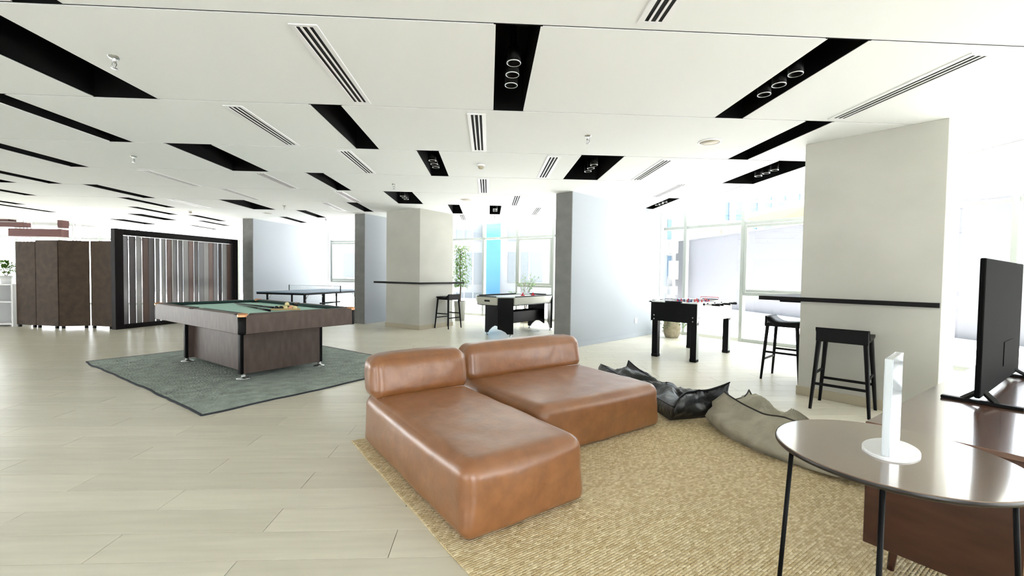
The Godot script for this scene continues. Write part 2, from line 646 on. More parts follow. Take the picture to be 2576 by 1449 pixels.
const TROUGHS := [
	# band, x0, x1, downlights
	[-1, -2.70, -2.43, 0],
	[0, -3.457, -2.92, 0], [0, 0.024, 0.296, 3], [0, 2.10, 2.37, 3],
	[1, -4.47, -4.21, 0], [1, -1.62, -1.347, 0], [1, 3.005, 3.268, 0],
	[2, -6.17, -5.91, 0], [2, -3.857, -3.33, 0], [2, -0.90, -0.632, 3], [2, 1.14, 1.683, 3], [2, 3.69, 4.21, 3],
	[3, -8.60, -8.33, 0], [3, -7.80, -7.565, 0], [3, -2.793, -2.53, 0],
	[4, -9.60, -9.35, 0], [4, -7.25, -6.99, 0], [4, -1.963, -1.433, 3], [4, 3.418, 3.64, 3],
	[5, -11.20, -10.945, 0], [5, -7.77, -7.54, 0], [5, -5.73, -5.20, 0], [5, -3.08, -2.845, 0], [5, -0.91, -0.657, 0], [5, 0.003, 0.261, 3],
	[6, -11.78, -11.54, 0], [6, -8.69, -8.43, 0], [6, -4.735, -4.49, 0],
	[7, -9.80, -9.38, 0], [7, -8.20, -7.95, 0], [7, -5.775, -5.56, 0],
	[8, -11.42, -10.95, 0], [8, -8.85, -8.62, 0],
	[9, -10.05, -9.86, 0]]

const LANDMARKS := [["the pool table", -3.3, -6.35], ["the tan leather sofas", 0.6, -3.2], ["the football table", 3.4, -7.3], ["the air hockey table", 0.6, -10.1], ["the table tennis table", -5.1, -13.2],
	["the brown folding screen", -9.3, -10.2], ["the slatted screen", -7.6, -11.5], ["the column by the round table", 4.4, -4.6], ["the far plaster column", -1.7, -11.1], ["the bare floor before the pool table", -2.3, -3.3], ["the far left windows", -10.5, -15.0]]

func landmark(x: float, z: float) -> String:
	var best := ""
	var dist := 1e9
	for l in LANDMARKS:
		var d := Vector2(l[1] - x, l[2] - z).length()
		if d < dist:
			dist = d
			best = l[0]
	return best

func band_z(b: int) -> Vector2:             # near and far edge of a band
	return Vector2(SEAM0 - b * BAND, SEAM0 - (b + 1) * BAND)

func build_ceiling() -> void:
	# the dark slab above, with the white pocket by the glass
	var out := PackedVector2Array([Vector2(-24.4, 4.7)])
	var d := -128.0
	while d <= 1.5:
		out.append(polar(RAD + 0.25, d))
		d += 2.0
	out.append(Vector2(9.6, 4.7))
	var ceil_ := struct_mesh("ceiling", prism(out, 3.32, 3.6), M.void)
	d = -128.0
	while d < 2.0:
		var p := PackedVector2Array([polar(RCE, d), polar(RCE, d + 2), polar(RAD + 0.15, d + 2), polar(RAD + 0.15, d)])
		part(ceil_, "pocket_panel", prism(p, 3.12, 3.32), M.ceiling)
		var q := PackedVector2Array([polar(RCE, d), polar(RCE, d + 2), polar(RCE + 0.02, d + 2), polar(RCE + 0.02, d)])
		part(ceil_, "edge_trim", prism(q, H, 3.12), M.ceiling)
		d += 2.0
	var wide: Array = []
	for b in range(-5, 10):
		var zz := band_z(b)
		var z0 := zz.x - 0.009
		var z1 := zz.y + 0.009
		var cuts := []
		for t in TROUGHS:
			if t[0] == b:
				cuts.append([t[1], t[2]])
		cuts.sort_custom(func(m, n): return m[0] < n[0])
		var x := -24.0
		if b >= 5:
			x = max(x, CEN.x - (xr(z1, RCE) - CEN.x))
		for c in cuts:
			part(ceil_, "ceiling_panel", prism(rect_pts(x, z1, c[0], z0), H, H + 0.006), M.ceiling)
			x = c[1]
		# the last board follows the arc
		var p := PackedVector2Array([Vector2(x, z1), Vector2(x, z0)])
		for i in 9:
			var z: float = lerp(z0, z1, i / 8.0)
			p.append(Vector2(max(x + 0.01, xr(z, RCE)), z))
		part(ceil_, "ceiling_panel", prism(p, H, H + 0.006), M.ceiling)
	for t in TROUGHS:
		make_trough(t)

func make_trough(t: Array) -> void:
	var zz := band_z(t[0])
	var w: float = t[2] - t[1]
	var l := BAND - 0.008
	var wide := w > 0.4
	var lights: int = t[3]
	var lab := "narrow black ceiling trough without lamps"
	if wide and lights > 0:
		lab = "wide black ceiling trough with three small downlights"
	elif wide:
		lab = "wide black ceiling trough without lamps"
	elif lights > 0:
		lab = "narrow black ceiling trough with three small downlights"
	var lm := landmark((t[1] + t[2]) / 2.0, (zz.x + zz.y) / 2.0)
	lab = lab.replace("without lamps", "over " + lm).replace("three small downlights", "three downlights over " + lm)
	var o := thing("ceiling_trough", lab, "ceiling recess", Vector3((t[1] + t[2]) / 2.0, H, (zz.x + zz.y) / 2.0), 0.0, "black ceiling troughs, " + ("wide" if wide else "narrow") + (" with downlights" if lights > 0 else "") + ", over " + lm)
	var dep := 0.40
	var st := new_st()
	for s in [-1.0, 1.0]:
		add_box(st, Vector3(0.012, dep, l), 0.0, Transform3D(Basis(), Vector3(s * (w / 2 + 0.006), dep / 2 + 0.001, 0)))
		add_box(st, Vector3(w + 0.024, dep, 0.003), 0.0, Transform3D(Basis(), Vector3(0, dep / 2 + 0.001, s * (l / 2 + 0.0015))))
	part(o, "lining", done(st), M.trough)
	part(o, "top", box(Vector3(w + 0.024, 0.012, l)), M.trough, Vector3(0, dep + 0.007, 0))
	for i in lights:
		var z := -0.16 - 0.185 * (i - 1) + 0.19
		var can := part(o, "downlight", lathe([Vector2(0.0, 0.06), Vector2(0.036, 0.058), Vector2(0.044, 0.0), Vector2(0.050, 0.0), Vector2(0.050, 0.10), Vector2(0.02, 0.12), Vector2(0.012, dep), Vector2(0.0, dep)], 20), M.black_plastic, Vector3(0, 0.0, z))
		part(can, "bezel", lathe([Vector2(0.047, 0.002), Vector2(0.048, -0.002), Vector2(0.051, -0.002), Vector2(0.052, 0.003)], 20), M.chrome)

func pane(parent: Node, a: Vector2, b: Vector2, y0: float, y1: float) -> void:
	var d := b - a
	part(parent, "pane", box(Vector3(snappedf(d.length(), 0.001), snappedf(y1 - y0, 0.001), 0.012)), M.glass, Vector3((a.x + b.x) / 2, (y0 + y1) / 2, (a.y + b.y) / 2), Vector3(0, yaw(d.x, d.y), 0))

func rail(parent: Node, called: String, a: Vector2, b: Vector2, y: float, hgt: float, dep: float, m := "aluminium") -> void:
	var d := b - a
	part(parent, called, box(Vector3(snappedf(d.length(), 0.001), hgt, dep), 0.004), M[m], Vector3((a.x + b.x) / 2, y, (a.y + b.y) / 2), Vector3(0, yaw(d.x, d.y), 0))

func window_bay(n: int, a: Vector2, b: Vector2, opens: bool, inside: Vector2) -> void:
	var top := 3.12
	var w := struct_node("window_%d" % n)
	var t := (b - a).normalized()
	var turn := yaw(t.x, t.y)
	part(w, "mullion", box(Vector3(0.07, top, 0.13), 0.005), M.aluminium, Vector3(a.x, top / 2, a.y), Vector3(0, turn, 0))
	var ai := a + t * 0.035
	var bi := b - t * 0.035
	rail(w, "sill_rail", ai, bi, 0.035, 0.07, 0.11)
	rail(w, "transom", ai, bi, 2.43, 0.065, 0.11)
	rail(w, "head_rail", ai, bi, top - 0.03, 0.06, 0.11)
	pane(w, ai, bi, 2.4625, top - 0.06)
	if not opens:
		pane(w, ai, bi, 0.07, 2.3975)
		return
	rail(w, "mid_rail", ai, bi, 0.985, 0.065, 0.11)
	pane(w, ai, bi, 0.07, 0.9525)
	# the sash: a frame of four bars with its own pane and handle
	var sash := Node3D.new()
	sash.name = "sash"
	w.add_child(sash, true)
	var inn := Vector2(t.y, -t.x)
	if inn.dot(inside - a) < 0.0:
		inn = -inn
	var c := (ai + bi) / 2 + inn * 0.05
	sash.position = Vector3(c.x, 2.39, c.y)
	sash.rotation.y = turn
	var sw := snappedf((bi - ai).length() - 0.004, 0.001)
	var sh := 1.37
	for s in [-1.0, 1.0]:
		part(sash, "stile", box(Vector3(0.06, sh, 0.05), 0.006), M.aluminium, Vector3(s * (sw / 2 - 0.03), -sh / 2, 0))
	part(sash, "top_bar", box(Vector3(sw - 0.12, 0.06, 0.05), 0.006), M.aluminium, Vector3(0, -0.03, 0))
	part(sash, "bottom_bar", box(Vector3(sw - 0.12, 0.06, 0.05), 0.006), M.aluminium, Vector3(0, -sh + 0.03, 0))
	part(sash, "sash_pane", box(Vector3(sw - 0.12, sh - 0.12, 0.012)), M.glass, Vector3(0, -sh / 2, 0))
	var st := new_st(true)
	var inz := 1.0 if Vector2(sin(turn), cos(turn)).dot(inside - a) > 0.0 else -1.0
	add_tube(st, [Vector3(0, 0, 0), Vector3(0, 0.012, 0.03 * inz), Vector3(0.02, 0.03, 0.045 * inz), Vector3(0.10, 0.035, 0.045 * inz)], 0.008, 8)
	part(sash, "handle", done(st), M.chrome, Vector3(0.0, -sh + 0.06, 0.02 * inz))

func build_facade() -> void:
	for k in range(-26, 13):
		var d0 := -39.83 + 3.4 * k
		window_bay(k + 27, polar(RAD, d0), polar(RAD, d0 + 3.4), k in [1, -4, -10, -15, 6, 10], CEN)
	# the glazing turns the corner and runs on behind the camera
	var x := 9.25
	for k in 27:
		if k % 5 in BACK_GLAZED:
			window_bay(40 + k, Vector2(x, 4.5), Vector2(x - 1.24, 4.5), k % 6 == 3, Vector2(-7, -5))
		else:
			struct_mesh("wall_pier", box(Vector3(1.24, 3.12, 0.18)), M.white_wall, Vector3(x - 0.62, 1.56, 4.5))
		x -= 1.24

func fin(called: String, corner: Vector2, deg: float, thick: float, left_side := -1.0) -> Node3D:
	# a radial partition: corner = inner corner on its +angle side
	var rad_dir := Vector2(cos(deg_to_rad(deg)), sin(deg_to_rad(deg)))
	var tan_dir := Vector2(-rad_dir.y, rad_dir.x)      # towards larger angles
	var l := RAD - 0.08 - (corner - CEN).length()
	var mid := corner + rad_dir * (l / 2) - tan_dir * (thick / 2)
	var w := struct_node(called)
	w.position = Vector3(mid.x, 0, mid.y)
	w.rotation.y = yaw(rad_dir.x, rad_dir.y)
	part(w, "wall_core", box(Vector3(l - 0.02, H, thick - 0.004)), M.white_wall, Vector3(0.01, H / 2, 0))
	part(w, "end_cladding", box(Vector3(0.022, H, thick), 0.002), M.grey_board, Vector3(-l / 2 + 0.009, H / 2, 0))
	part(w, "edge_bead", box(Vector3(0.012, H, 0.010)), M.aluminium, Vector3(l / 2 - 0.16, H / 2, thick / 2))
	for s in [-1.0, 1.0]:
		part(w, "skirting", box(Vector3(l - 0.05, 0.09, 0.012), 0.002), M.white_wall, Vector3(0.02, 0.045, s * (thick / 2 + 0.004)))
	return w

func build_walls() -> void:
	var w1 := fin("wall_partition", Vector2(1.47, -7.83), -41.4, 0.37)
	var sk := part(w1, "socket", box(Vector3(0.086, 0.12, 0.010), 0.003), M.white_gloss, Vector3(0.55, 0.36, 0.19))
	sk.set_meta("label", "white wall socket plate")
	fin("wall_partition", Vector2(-3.17, -11.42), -60.7, 0.33)
	fin("wall_partition", Vector2(-6.75, -13.0), -73.7, 0.345)
	struct_mesh("wall_back", box(Vector3(34.0, 0.5, 0.2)), M.white_wall, Vector3(-7.4, 3.37, 4.5))
	# the storeys above this one
	var up := PackedVector2Array([Vector2(-24.4, 4.7)])
	var ud := -128.0
	while ud <= 1.5:
		up.append(polar(RAD + 0.25, ud))
		ud += 4.0
	up.append(Vector2(9.6, 4.7))
	struct_mesh("wall_upper_storeys", prism(up, 3.61, 3.61 + UPPER), M.render_white)
	struct_mesh("wall_left", box(Vector3(0.2, 3.6, 8.6)), M.white_wall, Vector3(-24.2, 1.6, 0.3))
	struct_mesh("wall_left", box(Vector3(0.2, 0.5, 9.6)), M.white_wall, Vector3(-24.2, 3.37, -8.8))
	var z := -4.0
	for k in 7:
		window_bay(70 + k, Vector2(-24.2, z), Vector2(-24.2, z - 1.24), false, Vector2(0, -4))
		z -= 1.24

func column(called: String, corner: Vector2, e: Vector2, g: Vector2, size: float) -> Node3D:
	var w := struct_node(called)
	var c := corner + e * size / 2 + g * size / 2
	w.position = Vector3(c.x, 0, c.y)
	w.rotation.y = yaw(e.x, e.y)
	part(w, "shaft", box(Vector3(size, H, size), 0.004), M.plaster, Vector3(0, H / 2, 0))
	for s in [-1.0, 1.0]:
		part(w, "baseboard", box(Vector3(size + 0.028, 0.10, 0.014), 0.003), M.skirting, Vector3(0, 0.05, s * (size / 2 + 0.007)))
		part(w, "baseboard", box(Vector3(0.014, 0.10, size), 0.003), M.skirting, Vector3(s * (size / 2 + 0.007), 0.05, 0))
	return w

func bar_counter(label: String, corner: Vector2, e: Vector2, g: Vector2, size: float, wraps: bool) -> void:
	var c := corner + e * size / 2 + g * size / 2
	var o := thing("bar_counter", label, "counter", Vector3(c.x, 1.06, c.y), yaw(e.x, e.y), "wall-hung bar counters on columns")
	# local x runs along e, local z towards -g (the room)
	var h := size / 2
	var ext := 0.43
	var zs := 1.0 if Vector2(-sin(o.rotation.y) * -1.0, cos(o.rotation.y)).dot(g) < 0.0 else -1.0
	# slab in four strips round the column shaft
	var st := new_st()
	var xa := -h - ext; var xb := h + 0.03
	var za := zs * (h + 0.03); var zb := -zs * (h + ext)
	var strips := [[xa, za, xb, zs * h], [xa, -zs * h, xb, zb], [xa, zs * h, -h, -zs * h], [h, zs * h, xb, -zs * h]]
	if not wraps:
		strips = [[xa, za, h - 0.012, zs * h], [xa, zs * h, -h, -zs * h]]
	for s in strips:
		add_box(st, Vector3(abs(s[2] - s[0]), 0.046, abs(s[3] - s[1])), 0.0, Transform3D(Basis(), Vector3((s[0] + s[2]) / 2, 0.023, (s[1] + s[3]) / 2)))
	part(o, "top", done(st), M.bar_top)
	part(o, "support_bracket", box(Vector3(0.30, 0.03, 0.04), 0.004), M.black_metal, Vector3(-h - 0.15, -0.015, 0.3))
	part(o, "support_bracket", box(Vector3(0.30, 0.03, 0.04), 0.004), M.black_metal, Vector3(-h - 0.15, -0.015, -0.3))

const COL_R := Vector2(3.53, -4.80)
const COL_R_E := Vector2(0.602, 0.799)
const COL_R_G := Vector2(0.799, -0.602)
const COL_M := Vector2(-2.52, -10.99)
const COL_M_E := Vector2(0.8027, 0.5963)
const COL_M_G := Vector2(0.5963, -0.8027)

func build_columns() -> void:
	column("wall_column", COL_R, COL_R_E, COL_R_G, 1.15)
	column("wall_column", COL_M, COL_M_E, COL_M_G, 1.15)
	bar_counter("dark bar counter wrapped round the plaster column beside the football table", COL_R, COL_R_E, COL_R_G, 1.15, false)
	bar_counter("dark bar counter wrapped round the far plaster column near the air hockey table", COL_M, COL_M_E, COL_M_G, 1.15, true)

const DIFFUSERS := [[-1, 0.945], [0, -1.145], [0, 3.24], [1, -0.135], [1, -2.345], [2, -1.805], [2, 0.81], [2, 2.28], [3, -3.53], [3, -0.105], [3, 3.11], [3, 4.10], [3, -5.22],
	[4, -2.81], [4, 0.53], [4, -4.88], [5, 1.10], [5, -6.76], [5, -3.58], [6, -0.70], [8, -5.50], [1, 5.60]]

func mark_over(o: Node3D, what: String, kinds: String, at: Vector3) -> void:
	var lm := landmark(at.x, at.z)
	o.set_meta("label", what + " over " + lm)
	o.set_meta("group", kinds + " over " + lm)

func build_ceiling_fittings() -> void:
	var first: Node3D = null
	for d in DIFFUSERS:
		var zz := band_z(d[0])
		var at := Vector3(d[1], H, (zz.x + zz.y) / 2 - 0.01)
		if first == null:
			first = thing("slot_diffuser", "", "air vent", at, 0.0, "")
			mark_over(first, "white slotted ceiling air diffuser", "slot diffusers", at)
			var st := new_st()
			for x in [-0.069, -0.0215, 0.0215, 0.069]:
				add_box(st, Vector3(0.034 if abs(x) > 0.05 else 0.014, 0.006, 1.19), 0.001, Transform3D(Basis(), Vector3(x, -0.003, 0)))
			for z in [-0.605, 0.605]:
				add_box(st, Vector3(0.172, 0.006, 0.024), 0.001, Transform3D(Basis(), Vector3(0, -0.003, z)))
			part(first, "frame", done(st), M.white_metal)
			for x in [-0.040, 0.0, 0.040]:
				part(first, "slot", box(Vector3(0.027, 0.002, 1.18)), M.void, Vector3(x, -0.0012, 0))
		else:
			mark_over(copy(first, at, 0.0), "white slotted ceiling air diffuser", "slot diffusers", at)
	var sp: Node3D = null
	for p in [Vector2(-2.663, -3.307), Vector2(-4.722, -6.148), Vector2(1.047, -4.729), Vector2(-1.616, -7.578), Vector2(-4.666, -10.335), Vector2(-4.621, -12.784), Vector2(0.141, -11.355)]:
		var at := Vector3(p.x, H, p.y)
		if sp == null:
			sp = thing("fire_sprinkler", "", "sprinkler", at, 0.0, "")
			mark_over(sp, "small chrome ceiling fire sprinkler", "fire sprinklers", at)
			part(sp, "escutcheon", lathe([Vector2(0.0, -0.012), Vector2(0.03, -0.012), Vector2(0.038, 0.0)], 18), M.chrome)
			part(sp, "body", lathe([Vector2(0.0, -0.045), Vector2(0.010, -0.044), Vector2(0.012, -0.012)], 12), M.chrome)
			var st := new_st(true)
			for s in [-1.0, 1.0]:
				add_tube(st, [Vector3(s * 0.010, -0.03, 0), Vector3(s * 0.016, -0.055, 0), Vector3(s * 0.004, -0.078, 0)], 0.003, 6)
			part(sp, "yoke", done(st), M.chrome)
			part(sp, "deflector", lathe([Vector2(0.0, -0.083), Vector2(0.020, -0.082), Vector2(0.020, -0.079), Vector2(0.0, -0.077)], 14), M.chrome)
		else:
			mark_over(copy(sp, at, 0.0), "small chrome ceiling fire sprinkler", "fire sprinklers", at)
	var sd: Node3D = null
	for p in [Vector2(-0.124, -6.115), Vector2(-7.586, -11.656)]:
		var at := Vector3(p.x, H, p.y)
		if sd == null:
			sd = thing("smoke_detector", "", "smoke detector", at, 0.0, "")
			mark_over(sd, "round cream ceiling smoke detector", "smoke detectors", at)
			part(sd, "base", lathe([Vector2(0.0, -0.018), Vector2(0.052, -0.018), Vector2(0.055, 0.0)], 24), M.white_gloss)
			part(sd, "chamber", lathe([Vector2(0.0, -0.055), Vector2(0.028, -0.053), Vector2(0.038, -0.043), Vector2(0.042, -0.018)], 24), M.skirting)
		else:
			mark_over(copy(sd, at, 0.0), "round cream ceiling smoke detector", "smoke detectors", at)
	var ls: Node3D = null
	for p in [Vector2(2.427, -4.806), Vector2(-0.478, -8.969), Vector2(-5.708, -11.733)]:
		var at := Vector3(p.x, H, p.y)
		if ls == null:
			ls = thing("ceiling_speaker", "", "speaker", at, 0.0, "")
			mark_over(ls, "round white flush ceiling loudspeaker", "flush loudspeakers", at)
			part(ls, "rim", lathe([Vector2(0.105, -0.004), Vector2(0.108, -0.009), Vector2(0.120, -0.008), Vector2(0.125, 0.0)], 32), M.white_metal)
			part(ls, "grille", lathe([Vector2(0.0, -0.005), Vector2(0.106, -0.004), Vector2(0.107, 0.0)], 32), M.skirting)
		else:
			mark_over(copy(ls, at, 0.0), "round white flush ceiling loudspeaker", "flush loudspeakers", at)

# ---------------------------------------------------------------- outside
func slab_px(parent: Node, called: String, m: String, x0: float, y0: float, x1: float, y1: float, z: float, dep: float) -> MeshInstance3D:
	# a block whose front stands at depth z and spans the given picture rectangle
	var a := at_z(x0, y0, z)
	var b := at_z(x1, y1, z)
	var sz := Vector3(abs(b.x - a.x), abs(a.y - b.y), dep)
	return part(parent, called, box(sz, 0.0), M[m], Vector3((a.x + b.x) / 2, (a.y + b.y) / 2, z - dep / 2) - (parent as Node3D).position)

func tall_px(parent: Node, called: String, m: String, x0: float, x1: float, z: float, dep: float, hgt: float) -> MeshInstance3D:
	# a block from the ground up, spanning the picture columns x0 to x1 at eye level
	var a := at_z(x0, 700, z)
	var b := at_z(x1, 700, z)
	return part(parent, called, box(Vector3(b.x - a.x, hgt, dep)), M[m], Vector3((a.x + b.x) / 2, hgt / 2 - 0.2, z - dep / 2) - (parent as Node3D).position)

func build_outside() -> void:
	struct_mesh("ground", box(Vector3(220, 0.3, 220)), M.paving, Vector3(0, -0.36, -40))
	# block seen behind the air hockey table
	var b1 := thing("apartment_building", "white rendered building with broad grey windows and a light blue pier", "building", Vector3(0, -0.2, -28.0))
	tall_px(b1, "wall", "render_white", 1040, 1500, -28.0, 8.0, 34.0)
	tall_px(b1, "pier", "render_blue", 1213, 1258, -27.4, 0.6, 34.0)
	for r in [[1278, 557, 1364, 608], [1278, 634, 1364, 712], [1278, 478, 1364, 530], [1400, 557, 1480, 608], [1400, 634, 1480, 712]]:
		var w := slab_px(b1, "window", "ext_glass", r[0], r[1], r[2], r[3], -27.96, 0.10)
		for i in 2:
			var x: float = lerp(float(r[0]), float(r[2]), [0.34, 0.62][i])
			var fm := slab_px(b1, "window_bar", "ext_frame", x - 1.5, r[1], x + 1.5, r[3], -27.92, 0.06)
	for r in [[1100, 540, 1212, 607], [1100, 634, 1212, 716], [1100, 735, 1212, 760]]:
		slab_px(b1, "window", "ext_glass", r[0], r[1], r[2], r[3], -27.96, 0.10)
		for i in 3:
			var x: float = lerp(float(r[0]), float(r[2]), 0.4 + 0.2 * i)
			slab_px(b1, "window_bar", "ext_frame", x - 1.2, r[1], x + 1.2, r[3], -27.92, 0.06)
	# boundary wall
	var wa := at_h(1707, 607.5, 3.46)
	var wb := at_h(1874, 583.4, 3.46)
	var wd := (wb - wa).normalized()
	var we := wa + wd * 26.0
	var bw := thing("boundary_wall", "long pale grey boundary wall outside the big windows", "wall", Vector3((wa.x + we.x) / 2, -0.21, (wa.z + we.z) / 2), yaw(wd.x, wd.z))
	part(bw, "wall", box(Vector3(26.0, 3.6, 0.3)), M.boundary, Vector3(0, 1.8, 0))
	part(bw, "coping", box(Vector3(26.0, 0.07, 0.4), 0.01), M.boundary, Vector3(0, 3.635, 0))
	# lawn of the terrace behind that wall
	var ln := wa + wd * 4.0 + Vector3(0, -wa.y - 0.205, 0) + Vector3(-wd.z, 0, wd.x) * (-10.3 if Vector3(-wd.z, 0, wd.x).dot(wa) < 0.0 else 10.3)
	var lawn := part(self, numbered("lawn"), box(Vector3(18.0, 0.04, 20.0)), M.grass, ln, Vector3(0, yaw(wd.x, wd.z), 0))
	tag(lawn, "clipped lawn of the terrace behind the boundary wall", "lawn")
	# balconied block at the left of that view
	var b2 := thing("balcony_building", "pale building with stacked grey windows and narrow blue glazing", "building", Vector3(0, -0.2, -24.0))
	tall_px(b2, "wall", "render_white", 1590, 1692, -24.6, 5.0, 34.0)
	for r in [[1637, 543, 1678, 572], [1637, 584, 1678, 622], [1637, 641, 1678, 720], [1637, 737, 1676, 760]]:
		slab_px(b2, "window", "ext_glass", r[0], r[1], r[2], r[3], -24.55, 0.08)
		slab_px(b2, "window_bar", "ext_frame", 1645, r[1], 1647, r[3], -24.5, 0.06)
	for r in [[1680, 552, 1689, 602], [1679, 644, 1688, 695]]:
		slab_px(b2, "glazing", "tower_glass", r[0], r[1], r[2], r[3], -24.55, 0.08)
	for r in [[1690, 606, 1706, 637], [1688, 656, 1706, 703], [1688, 720, 1704, 742]]:
		slab_px(b2, "balcony", "render_white", r[0], r[1], r[2], r[3], -24.2, 0.5)
	# towers behind the wall
	var b3 := thing("white_tower", "tall white tower with thin grey glazed strips behind the boundary wall", "building", Vector3(0, -0.2, -52.0))
	tall_px(b3, "wall", "render_white", 1694, 1818, -52.0, 10.0, 60.0)
	for x in [[1711, 1724], [1770, 1786]]:
		slab_px(b3, "glazing_strip", "ext_glass", x[0], 210, x[1], 690, -51.9, 0.3)
	var b4 := thing("glass_tower", "sky blue glass tower behind the parasols", "building", Vector3(0, -0.2, -60.0))
	tall_px(b4, "wall", "tower_glass", 1820, 2200, -60.0, 10.0, 70.0)
	for i in 9:
		slab_px(b4, "fin", "ext_frame", 1845 + i * 36, 210, 1846.5 + i * 36, 690, -59.8, 0.3)
	for i in 7:
		slab_px(b4, "floor_band", "ext_frame", 1821, 300 + i * 52, 2200, 302 + i * 52, -59.85, 0.2)
	# neighbouring blocks that close the street on both sides
	var b5 := thing("office_block", "white office block beyond the table tennis windows", "building", Vector3(0, -0.2, -32.0))
	tall_px(b5, "wall", "render_white", 380, 1036, -32.0, 8.0, 34.0)
	for i in 9:
		for j in 3:
			var wx := 420.0 + i * 66.0
			var lo := 1.2 + j * 3.4
			var a := at_z(wx, 700, -32.0)
			part(b5, "window", box(Vector3(1.0, 1.7, 0.1)), M.ext_glass, Vector3(a.x, lo + 0.85, 0.03))
	var b6 := thing("corner_block", "tall white block across the street on the right", "building", Vector3(44.0, -0.2, -9.0), -0.9)
	part(b6, "wall", box(Vector3(30.0, 34.0, 8.0)), M.render_white, Vector3(0, 17.0, 0))
	for i in 8:
		for j in 4:
			part(b6, "window", box(Vector3(2.0, 1.7, 0.1)), M.ext_glass, Vector3(-13.0 + i * 3.7, 2.0 + j * 3.4, 4.03))
	# parasols on the deck behind the wall
	var specs := [[2060, 492, -21.0, 3.4], [1815, 552, -29.0, 2.3]]
	var labs := ["large peach parasol above the boundary wall near the plaster column", "smaller peach parasol above the boundary wall before the white tower"]
	for i in 2:
		var s: Array = specs[i]
		var p := at_z(s[0], s[1], s[2])
		var o := thing("parasol", labs[i], "parasol", Vector3(p.x, -0.18, p.z), 0.0, "parasols behind the boundary wall")
		var top := p.y + 0.18
		part(o, "canopy", lathe([Vector2(0.0, top - 0.18), Vector2(s[3], top - 0.95), Vector2(s[3] + 0.01, top - 0.90), Vector2(0.0, top)], 8, false), M.canvas)
		part(o, "pole", tube([Vector3(0, 0, 0), Vector3(0, top - 0.1, 0)], 0.05, 8), M.ext_frame)
	# timber shelf hung between slim posts at the far left
	var sz := -14.5
	var pg := thing("hanging_shelf", "reddish brown timber shelf boards between slim white posts by the far windows", "shelf", Vector3(-15.0, 0, sz))
	for r in [[-60, 530, 20, 556], [-60, 557, 57, 571], [20, 574, 155, 596], [144, 546, 155, 573]]:
		slab_px(pg, "board", "timber", r[0], r[1], r[2], r[3], sz, 0.25)
	for x in [26, 35, 44, 54, 161, 170, 179]:
		var a := at_z(x, 600, sz)
		part(pg, "post", box(Vector3(0.035, H, 0.035), 0.004), M.white_metal, Vector3(a.x, H / 2, sz - 0.30) - pg.position)

